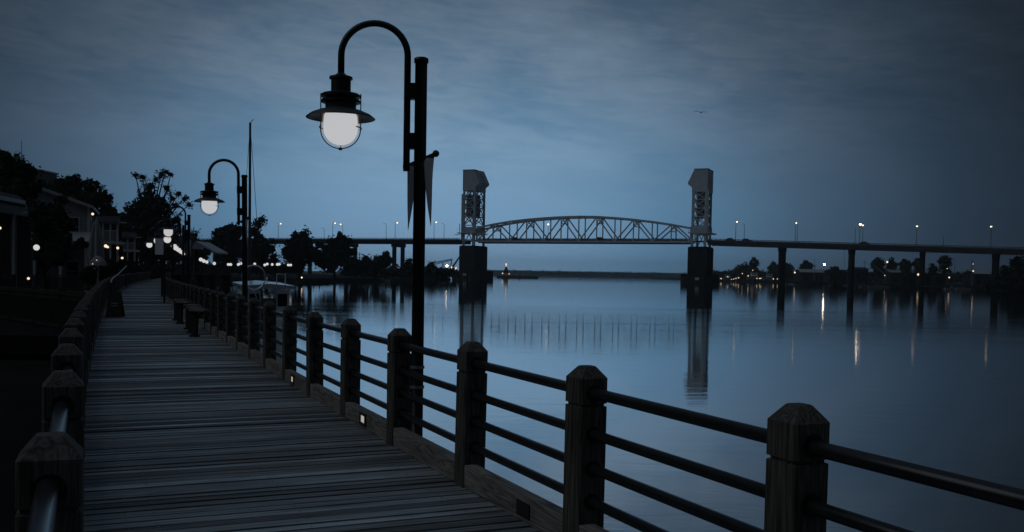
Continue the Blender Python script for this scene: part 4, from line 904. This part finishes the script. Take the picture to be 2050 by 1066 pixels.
# low wharf on the right, with small moored boats
w0, w1 = at(1740, 566, 500), at(1985, 572, 430)
wh = thing('wharf', 'dark timber wharf along the right bank below the sheds', 'wharf', (w0.x, w0.y, WATER)); MB().beam((w0.x, w0.y, WATER + 1.1), (w1.x, w1.y, WATER + 1.1), 5, .5).build('deck', 'dark_timber', wh, world=True); wp = MB()
for i in range(26): c = w0.lerp(w1, i / 25); wp.tube([(c.x, c.y - 2.4, WATER - 2), (c.x, c.y - 2.4, WATER + 2.0)], .25, 6)
wp.build('pile', 'dark_timber', wh, world=True)
def small_boat(px, Z, L, label, rz=0.0):
    q = at(px, 560, Z); t = thing('motorboat', label, 'boat', (q.x, q.y, WATER), rz, 'small boats at the right wharf'); hullmb(L, L * .3, .8).build('hull', 'hull_grey', t); MB().box((0, 0, 1.5), (L * .32, L * .22, 1.3)).build('cabin', 'siding_warm', t); MB().box((0, 0, 1.75), (L * .33, L * .225, .4)).build('window', 'glass_dark', t)
small_boat(1912, 424, 9, 'small motorboat by the low light right of the spiky tree'); small_boat(1760, 480, 11, 'pale motorboat under the leaning boom'); small_boat(1735, 485, 8, 'short motorboat beside the second right pier', .3); small_boat(1930, 420, 7, 'tiny motorboat rightmost at the wharf')
small_boat(763, 352, 7, 'lone small motorboat on the point left of the double pier', .2)
MB_w = at(620, 560, 275)
# pier deck on the left of the left tower (quay under the lights)
w0, w1 = at(872, 548, 500), at(918, 549, 500)
wh2 = thing('wharf', 'low piled wharf joining the quay to the left tower', 'wharf', (w0.x, w0.y, WATER)); MB().beam((w0.x, w0.y, WATER + 2.0), (w1.x, w1.y, WATER + 2.0), 6, .8).build('deck', 'dark_timber', wh2, world=True); wp = MB()
for i in range(9): c = w0.lerp(w1, i / 8); wp.tube([(c.x, c.y - 2.4, WATER - 2), (c.x, c.y - 2.4, WATER + 2.0)], .35, 6)
wp.build('pile', 'dark_timber', wh2, world=True)

# ---------------------------------------------------------------- birds
def bird(px, py, Z, span, label, rz):
    span *= 1.35; q = at(px, py, Z); t = thing('bird', label, 'bird', q, rz, None); s = span / 2; m = MB()
    body = [(-.32 * s, 0, 0), (-.1 * s, 0, .03 * s), (.15 * s, 0, .03 * s), (.36 * s, 0, .02 * s)]; m.tube(body, [.02 * s, .1 * s, .09 * s, .03 * s], 8)
    for sg in (-1, 1):
        o = []; 
        prof = [(0, .14, -.10, .03), (.35, .20, -.06, .20), (.7, .10, -.10, .16), (1.0, -.08, -.14, .02)]
        for y, xl, xt, zz in prof: o += [(xl * s, sg * y * s, zz * s), (xt * s, sg * y * s, zz * s), (xt * s, sg * y * s, zz * s - .015 * s), (xl * s, sg * y * s, zz * s - .02 * s)]
        fs = []
        for i in range(3):
            for k in range(4): fs.append((i * 4 + k, i * 4 + (k + 1) % 4, (i + 1) * 4 + (k + 1) % 4, (i + 1) * 4 + k))
        m.add(o, fs)
    ob = m.build('bird', 'bird'); 
    ob.location = q; ob.rotation_euler = (R(8), 0, rz); tag(ob, label, 'bird'); bpy.data.objects.remove(t)
bird(1403, 226, 90, .95, 'dark gull gliding alone high above the lift span', R(70)); bird(630, 399, 150, .7, 'tiny distant bird above the round trees', R(100))

# ---------------------------------------------------------------- pedestal seats, sandwich board
for i, (px, Z, lb) in enumerate(((390, 22.9, 'nearest of the five T shaped timber seats by the rail'), (384, 24.2, 'second nearest of the five T shaped timber seats'), (378, 25.8, 'middle one of the five T shaped timber seats'), (361, 28.2, 'fourth of the five T shaped timber seats, past the gap'), (354, 30.0, 'farthest of the five T shaped timber seats'))):
    q = pz(px, Z); t = thing('pedestal_stool', lb, 'seat', (q.x, q.y, 0), R(-4), 'T shaped timber seats by the water side rail')
    MB().box((0, 0, .31), (.12, .14, .62)).build('leg', 'dark_timber', t); m = MB().box((.1, 0, .645), (.38, .32, .05)); ob = m.build('seat_top', 'beam_wood', t); MB().beam((.05, 0, .45), (.22, 0, .62), .07, .06).build('brace', 'dark_timber', t)
    MB().box((0, 0, .02), (.2, .2, .04)).build('foot', 'dark_timber', t)
q = pz(234, 31.5); sb_ = thing('sandwich_board', 'dark slatted sandwich board with two pale lines of writing at the left rail', 'sign', (q.x - .05, q.y, 0), R(12))
for sg in (-1, 1):
    m = MB(); m.add([(-.25, sg * .3, 0), (.25, sg * .3, 0), (.17, sg * .03, .82), (-.17, sg * .03, .82), (-.25, sg * .33, 0), (.25, sg * .33, 0), (.17, sg * .06, .83), (-.17, sg * .06, .83)], [(0, 1, 2, 3), (7, 6, 5, 4), (0, 4, 5, 1), (2, 6, 7, 3), (1, 5, 6, 2), (0, 3, 7, 4)]); m.build('board', 'dark_timber', sb_)
m = MB(); r3 = random.Random(3)
for zz in (.46, .38):
    u = -.1
    yy = -.33 + .27 * zz / .82 - .012
    while u < .1: L = r3.uniform(.015, .03); m.box((u + L / 2, yy, zz), (L, .01, .028)); u += L + .01
m.build('lettering', 'letter_pale', sb_)

# ---------------------------------------------------------------- left bank: fences, terrace, houses
def picket(label, p0, p1, z0, z1, posts=4, group='picket fences on the terraces'):
    a, b_ = Vector(p0), Vector(p1); t = thing('picket_fence', label, 'fence', (a.x, a.y, z0), 0, group); L = (b_ - a).length
    m = MB(); U = lambda f, zz: Vector((a.x + (b_.x - a.x) * f, a.y + (b_.y - a.y) * f, zz))
    m.beam(U(0, z1), U(1, z1), .14, .1); m.beam(U(0, z1 - .14), U(1, z1 - .14), .06, .09); m.beam(U(0, z0 + .12), U(1, z0 + .12), .06, .09); m.build('rail', 'dark_timber', t, world=True)
    m = MB(); n = int(L / .13)
    for i in range(n + 1): m.box(U(i / n, (z0 + z1) / 2 - .03), (.04, .04, z1 - z0 - .1))
    m.build('picket', 'dark_timber', t, world=True)
    for i in range(posts + 1): MB().box(U(i / posts, (z0 + z1) / 2 + .03), (.13, .13, z1 - z0 + .12)).build('post', 'dark_timber', t, world=True)
f0, f1 = at(-20, 574, 30), at(187, 593, 23.3)
picket('nearer dark picket fence running from the left edge to the boardwalk rail', (f0.x, f0.y, 0), (f1.x, f1.y, 0), -.05, .95, 4)
f0, f1 = at(37, 552, 72), at(187, 555, 66)
picket('farther dark picket fence with a broad top rail below the porch', (f0.x, f0.y, 0), (f1.x, f1.y, 0), -.05, .95, 4)
f0, f1 = at(-20, 553, 44), at(28, 556, 43)
picket('short porch fence at the left edge', (f0.x, f0.y, 0), (f1.x, f1.y, 0), .1, 1.15, 2)
# terrace floor under the fences
tp = [pz(185, 24), pz(190, 66), pz(170, 76), pz(-200, 76), pz(-200, 24)]
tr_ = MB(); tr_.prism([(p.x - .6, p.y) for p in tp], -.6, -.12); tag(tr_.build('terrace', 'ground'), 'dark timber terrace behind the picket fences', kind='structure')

def clap(m, a, b_, z0, z1, off, step=.18):
    """overlapping boards on a wall from a to b_ (ground points), off = outward normal"""
    z = z0
    while z < z1 - .02:
        zt = min(z + step, z1); p = [Vector((a.x, a.y, z)) + off * .05, Vector((b_.x, b_.y, z)) + off * .05, Vector((b_.x, b_.y, zt)) + off * .02, Vector((a.x, a.y, zt)) + off * .02, Vector((a.x, a.y, z)), Vector((b_.x, b_.y, z)), Vector((b_.x, b_.y, zt)), Vector((a.x, a.y, zt))]
        m.add(p, [(0, 1, 2, 3), (0, 4, 5, 1), (0, 3, 7, 4), (1, 5, 6, 2)]); z = zt
def house(label, corner, wl, wd, zb, ze, zr, rz, wall='siding', group=None, windows=((.14, .55), (.45, .55), (.8, .55)), storeys=2, porch=None, name='clapboard_house'):
    """corner = nearest river side corner; wl = length going away along rz, wd = width going to the left; gable end faces the viewer"""
    d = Vector((math.cos(rz), math.sin(rz), 0)); n = Vector((-d.y, d.x, 0)); c = Vector(corner); t = thing(name, label, 'house', (c.x, c.y, zb), 0, group)
    P = lambda u, v, zz=0.0: Vector((c.x, c.y, 0)) + d * u + n * v + Vector((0, 0, zz))
    w_ = MB(); w_.add([P(0, 0, zb), P(wl, 0, zb), P(wl, wd, zb), P(0, wd, zb), P(0, 0, ze), P(wl, 0, ze), P(wl, wd, ze), P(0, wd, ze), P(0, wd / 2, zr), P(wl, wd / 2, zr)], [(0, 1, 5, 4), (2, 3, 7, 6), (3, 0, 4, 8, 7), (1, 2, 6, 9, 5)])
    clap(w_, P(0, 0), P(0, wd), zb, ze, -d); clap(w_, P(0, 0), P(wl, 0), zb, ze, -n); W = w_.build('wall', wall, t, world=True)
    r_ = MB(); o = .45; th = .14
    for sg in (0, 1):
        v0 = -o if sg == 0 else wd + o; k = (zr - ze) / (wd / 2); ze2 = ze - o * k
        r_.add([P(-o, v0, ze2), P(wl + o, v0, ze2), P(wl + o, wd / 2, zr), P(-o, wd / 2, zr), P(-o, v0, ze2 + th), P(wl + o, v0, ze2 + th), P(wl + o, wd / 2, zr + th), P(-o, wd / 2, zr + th)], [(0, 1, 2, 3), (4, 5, 6, 7), (0, 1, 5, 4), (0, 3, 7, 4), (1, 2, 6, 5), (2, 3, 7, 6)])
    r_.build('roof', 'roof_dark', t, world=True)
    tb = MB()
    for sg in (0, 1):
        v0 = -o if sg == 0 else wd + o; k = (zr - ze) / (wd / 2); tb.beam(P(-o - .03, v0, ze - o * k), P(-o - .03, wd / 2, zr), .06, .26)
    tb.beam(P(-.04, -.04, zb), P(-.04, -.04, ze), .16); tb.beam(P(-.04, wd + .04, zb), P(-.04, wd + .04, ze), .16); tb.beam(P(-o, -o, ze - .2), P(wl + o, -o, ze - .2), .14, .2); tb.build('trim', 'trim', t, world=True)
    sh = (ze - zb) / storeys
    for st in range(storeys):
        for fu, hh in windows:
            for face in (0, 1):
                zc = zb + sh * st + sh * .5; q = P(-.06, wd * fu, zc) if face == 0 else P(wl * fu, -.06, zc); ax = n if face == 0 else d
                fm = MB(); hw, hv = .5, .8
                for (u0, u1, v0, v1) in ((-hw - .1, hw + .1, hv, hv + .12), (-hw - .1, hw + .1, -hv - .12, -hv), (-hw - .1, -hw, -hv, hv), (hw, hw + .1, -hv, hv), (-hw, hw, -.03, .03)): fm.beam(q + ax * u0 + Vector((0, 0, (v0 + v1) / 2)), q + ax * u1 + Vector((0, 0, (v0 + v1) / 2)), .07, v1 - v0)
                wn = fm.build('window', 'trim', t, world=True); gm = MB(); gm.beam(q - ax * hw, q + ax * hw, .03, 2 * hv); gm.build('pane', 'glass_dark', wn, world=True)
    return t, P
PD = R(114)
# house behind the dark shrubby tree
c = at(176, 420, 84); H2, P2 = house('pale clapboard house with a dark gabled roof behind the shrubby tree', (c.x, c.y, 0), 9, 9, -.7, at(176, 412, 84).z, at(120, 382, 88).z, R(111))
# front verandah with columns
vd = MB()
for v in (0, 2.0, 4.0, 6.0): vd.beam(P2(-2.6, v, -.7), P2(-2.6, v, at(150, 492, 82).z), .22)
vd.beam(P2(-2.6, -.3, at(150, 488, 82).z), P2(-2.6, 6.3, at(150, 488, 82).z), .26, .35); vd.build('porch_column', 'trim', H2, world=True)
vr = MB(); zz = at(150, 486, 82).z; vr.add([P2(-3.0, -.5, zz), P2(-3.0, 6.6, zz), P2(0, 6.6, zz + .9), P2(0, -.5, zz + .9), P2(-3.0, -.5, zz + .12), P2(-3.0, 6.6, zz + .12), P2(0, 6.6, zz + 1.02), P2(0, -.5, zz + 1.02)], [(0, 1, 2, 3), (7, 6, 5, 4), (0, 4, 5, 1), (1, 5, 6, 2), (3, 7, 4, 0)]); vr.build('porch_roof', 'roof_metal', H2, world=True)
def balcony_block(label, px0, px1, ytop, ymid, ybot, Z, group='balcony fronts along the riverwalk'):
    a, c_ = at(px0, ybot, Z), at(px1, ybot, Z); zt, zm, zb = at(px0, ytop, Z).z, at(px0, ymid, Z).z, a.z; t = thing('balcony_house', label, 'house', (a.x, a.y, -.7), 0, group); W_ = c_.x - a.x
    MB().box((a.x + W_ / 2 - 1.9, Z + 4.4, (zt - .7) / 2), (W_ + .4, 5, zt + .7), R(23)).build('wall', 'shade_wall', t, world=True)
    MB().box((a.x + W_ / 2, Z + 1.64, (zb - .9) / 2), (W_ * .8, .1, zb + .3)).build('door', 'glass_dark', t, world=True)  # dark panel added for the blackness under the balcony
    m = MB(); m.box((a.x + W_ / 2, Z + .8, zb), (W_, 1.8, .25)); m.box((a.x + W_ / 2, Z - .05, zt), (W_ + .3, .16, .22)); m.box((a.x + W_ / 2, Z + .8, zt + .1), (W_ + .3, 2.1, .12))
    for f in (0, .5, .98): m.beam((a.x + .06 + (W_ - .12) * f, Z, -.7), (a.x + .06 + (W_ - .12) * f, Z, zt), .16)
    m.build('balcony', 'trim', t, world=True)
    r_ = MB(); r_.beam((a.x, Z - .02, zm), (c_.x, Z - .02, zm), .1, .1); n = int(W_ / .14)
    for i in range(n): r_.beam((a.x + W_ * (i + .5) / n, Z - .02, zb), (a.x + W_ * (i + .5) / n, Z - .02, zm), .04)
    r_.build('balustrade', 'trim', t, world=True)
    m = MB(); 
    for f in (.3, .7): m.box((a.x + W_ * f, Z + 1.67, (zb + zt) / 2), (W_ * .25, .06, (zt - zb) * .7))
    m.build('window', 'glass_dark', t, world=True)
    m = MB(); m.add([(a.x - .6, Z - .4, zt + .12), (c_.x + .4, Z - .4, zt + .12), (c_.x - 2.8, Z + 7.2, zt + .12), (a.x - 3.8, Z + 7.2, zt + .12), (a.x - 2.2, Z + 3.4, zt + .9), (c_.x - 1.2, Z + 3.4, zt + .9)], [(0, 1, 5, 4), (2, 3, 4, 5), (1, 2, 5), (3, 0, 4)]); m.build('roof', 'roof_dark', t, world=True)
balcony_block('pale two storey house with a railed balcony right of the clapboard house', 205, 237, 446, 462, 486, 105)
balcony_block('smaller pale balcony house nearest the loose crowned tree', 240, 271, 476, 486, 502, 135)
# porch at the left edge
pr = thing('porch', 'open porch with white gutter, downpipe and square posts at the left edge', 'porch', (at(0, 550, 42).x, 42, -.6))
A, B2 = at(-60, 380, 39), at(50, 402, 45); A2 = A + Vector((-3, 9, 0)); 
m = MB(); th = Vector((0, 0, .45)); m.add([A, B2, B2 + Vector((-5, 9, .9)), A + Vector((-5, 9, .9)), A - th, B2 - th, B2 + Vector((-5, 9, .45)), A + Vector((-5, 9, .45))], [(0, 1, 2, 3), (7, 6, 5, 4), (0, 4, 5, 1), (1, 5, 6, 2)]); m.build('roof', 'roof_dark', pr, world=True)
m = MB(); m.beam(A + Vector((0, -.1, -.1)), B2 + Vector((0, -.1, -.1)), .16, .18); m.build('gutter', 'trim', pr, world=True)
m = MB(); m.beam(A + Vector((0, .1, -.55)), B2 + Vector((0, .1, -.55)), .2, .4); m.build('fascia', 'siding_warm', pr, world=True)
m = MB(); g0 = B2 + Vector((.1, -.1, -.2)); pc = at(27, 430, 43.6); pe = at(28, 560, 43.6)
m.tube([g0, g0 + Vector((0, 0, -.35)), pc + Vector((.08, -.1, 0)), Vector((pc.x + .05, pc.y - .1, pc.z - .35)), Vector((pc.x + .05, pc.y - .1, pe.z))], .045, 8); m.build('downpipe', 'trim', pr, world=True)
for (px, y0, Z) in ((27, 425, 43.9), (-12, 425, 41.5), (57, 455, 52), (61, 480, 56)):
    q = at(px, y0, Z); MB().box((q.x, q.y, (q.z - .6) / 2), (.18, .18, q.z + .6)).build('post', 'siding_warm', pr, world=True)
m = MB(); q = at(10, 400, 48); m.box((q.x - 3, q.y + 2, 1.6), (6.5, .2, 4.4)); m.build('wall', 'shed_wall', pr, world=True)
# town block and lower roofs
c = at(75, 342, 150); t = thing('town_building', 'flat topped block showing behind the tall left tree', 'building', (c.x, c.y, -.7)); MB().box((c.x - 2.4, c.y + 3, (c.z - .7) / 2), (5.2, 6, c.z + .7)).build('wall', 'siding_warm', t, world=True); MB().box((c.x - 2.4, c.y + 3, c.z + .12), (5.6, 6.4, .24)).build('cornice', 'trim', t, world=True)
c = at(432, 505, 185); c0 = at(392, 483, 185); t = thing('riverside_pavilion', 'low dark pavilion with a pale sloping metal roof behind the piles', 'pavilion', (c0.x, 185, -.7)); m = MB(); m.add([c0, c, c + Vector((0, 8, 0)), c0 + Vector((0, 8, 0)), c0 + Vector((0, 0, -.3)), c + Vector((0, 0, -.3)), c + Vector((0, 8, -.3)), c0 + Vector((0, 8, -.3))], [(0, 1, 2, 3), (7, 6, 5, 4), (0, 4, 5, 1), (1, 5, 6, 2)])
cl_ = at(380, 498, 185); m.add([c0, cl_, cl_ + Vector((0, 8, 0)), c0 + Vector((0, 8, 0))], [(3, 2, 1, 0)]); m.build('roof', 'roof_metal', t, world=True); MB().box(((c0.x + c.x) / 2 + .3, 189, .8), ((c.x - c0.x) * .9, 6, 3.2)).build('wall', 'shed_wall', t, world=True)
# hanging banner among the lamps
c = at(319, 494, 45); t = thing('hanging_banner', 'pale rectangular banner hanging beside the lamps above the walkway end', 'banner', (c.x - .25, c.y, 0)); ww, hh = 17 * 45 / F, 32 * 45 / F
MB().box((c.x, c.y, c.z), (ww, .02, hh)).build('cloth', 'boat_white', t, world=True); MB().tube([(c.x + ww / 2 + .04, c.y, -.3), (c.x + ww / 2 + .04, c.y, c.z + hh / 2 + .1)], .05, 8).build('pole', 'black_steel', t, world=True); MB().beam((c.x - ww / 2, c.y, c.z + hh / 2 + .03), (c.x + ww / 2, c.y, c.z + hh / 2 + .03), .03).build('arm', 'black_steel', t, world=True)
# closed parasol and a low pale table parasol
c = at(192, 440, 62); q = pz(193, 62); t = thing('closed_parasol', 'tall folded canvas parasol standing by the rail in front of the balcony house', 'parasol', (q.x, q.y, -.1)); z1 = c.z + .1; z0 = at(192, 525, 62).z + .1
MB().tube([(0, 0, 0), (0, 0, z1 + .15)], .035, 6).build('pole', 'trim', t); m = MB(); o = []; n = 16; rows = ((z1, .05), (z1 - .3, .22), (z1 - 1.3, .42), (z0 + .3, .5), (z0, .46)); fs = []
for zz, r_ in rows:
    for k in range(n): a = 2 * math.pi * k / n; f = 1 if k % 2 else .68; o.append((r_ * f * math.cos(a), r_ * f * math.sin(a), zz))
for i in range(len(rows) - 1):
    for k in range(n): fs.append((i * n + k, i * n + (k + 1) % n, (i + 1) * n + (k + 1) % n, (i + 1) * n + k))
m.add(o, fs); m.build('canopy', 'canvas', t)
c = at(196, 513, 50); t = thing('table_parasol', 'small pale table parasol with fairy lights beside the folded one', 'parasol', (c.x, c.y, -.1)); z1 = c.z + .1
MB().tube([(0, 0, 0), (0, 0, z1)], .03, 6).build('pole', 'trim', t); MB().lathe([(.48, z1 - .5), (.42, z1 - .3), (.22, z1 - .06), (.02, z1 + .02)], (0, 0, 0), 8).build('canopy', 'canvas', t)
m = MB(); m.ball((.12, -.42, z1 - .22), .022, 4); m.ball((-.08, -.46, z1 - .42), .022, 4); m.build('fairy_light', 'lamp_warm_soft', t)
# lights of the terrace
def wall_light(px, y, Z, r, label, m='lamp_warm_soft', base=-.6):
    q = at(px, y, Z); t = thing('terrace_light', label, 'lamp', (q.x, q.y, base), 0, 'small lights on the left terraces'); MB().tube([(0, 0, 0), (0, 0, q.z - base)], .035, 6).build('post', 'dark_timber', t); MB().ball((0, -.05, q.z - base), r, 7).build('globe', m, t)
wall_light(74, 496, 48, .15, 'brightest round terrace lamp beside the porch post', 'lamp_far'); wall_light(99, 500, 60, .1, 'small terrace lamp right of the brightest one'); wall_light(186, 429, 82, .11, 'high wall lamp at the corner of the clapboard house'); wall_light(212, 493, 95, .16, 'warm lamp under the left end of the balcony'); wall_light(216, 495, 95, .12, 'fainter lamp beside the warm one under balcony'); wall_light(236, 497, 100, .14, 'warm lamp between the two balconies'); wall_light(245, 517, 105, .13, 'low warm lamp under the smaller balcony'); wall_light(1, 457, 40, .06, 'tiny lamp at the left edge on the porch'); wall_light(58, 558, 44, .06, 'tiny lamp low between fence and porch post')
# hedge plants by the porch
rnd = random.Random(9)
for i, (px, y, r, Z, lb) in enumerate(((205, 540, 12, 60, 'dark shrub beside the table parasol'), (222, 530, 12, 75, 'dark shrub under the left balcony'), (240, 535, 12, 90, 'dark shrub under the right balcony'), (178, 545, 12, 62, 'dark shrub at the end of the picket fence'), (262, 530, 12, 100, 'dark shrub where the left rail reaches the trees'), (285, 540, 14, 165, 'dark bush closing the far end of the boardwalk'), (310, 543, 12, 168, 'dark bush right of the boardwalk end'))):
    q = pz(px, Z); t = thing('shrub', lb, 'shrub', (q.x, q.y, -.6), 0, 'shrubs along the land side'); m = MB(); k = Z / F
    leafcloud(rnd, [(at(px, y, Z), r * k, 1.5), (at(px - r * .6, y + 7, Z), r * k * .9, 1.5), (at(px + r * .6, y + 6, Z), r * k * .9, 1.5), (at(px, y + 14, Z), r * k, 1.5)], .2 if Z < 110 else .35, .9, m); m.build('foliage', 'leaf_dark', t, world=True); p0 = Vector((q.x, q.y, -.7)); MB().tube([p0, at(px, y, Z)], [.06, .02], 5).build('stem', 'bark', t, world=True)
# raised curved handrail of the ramp on the land side
hr = thing('ramp_handrail', 'pale curved handrail climbing beside the far left railing', 'handrail', (at(222, 560, 44).x, 44, 0)); pts = [at(222, 566, 43), at(223, 561, 45), at(228, 555, 49), at(236, 550, 54), at(243, 543, 62), at(253, 533, 74)]
MB().tube(pts, .035, 8).build('rail', 'trim', hr, world=True)
for p in pts[1::2]: MB().tube([(p.x, p.y, -.3), p], .03, 6).build('baluster', 'dark_timber', hr, world=True)

# ---------------------------------------------------------------- the evening air over the river
hm = bpy.data.materials.new('haze'); hm.use_nodes = True; t = hm.node_tree; t.nodes.clear(); o_ = N(t, 'ShaderNodeOutputMaterial'); v_ = N(t, 'ShaderNodeVolumePrincipled')
v_.inputs['Color'].default_value = (.96, .98, 1, 1); v_.inputs['Density'].default_value = .00015; v_.inputs['Anisotropy'].default_value = .65; t.links.new(v_.outputs[0], o_.inputs['Volume']); MAT['haze'] = hm
hz_ = MB(); hz_.box((500, 2000, 31), (8100, 5100, 76)); h0 = hz_.build('haze', 'haze'); tag(h0, 'thin evening haze over the river', kind='stuff')
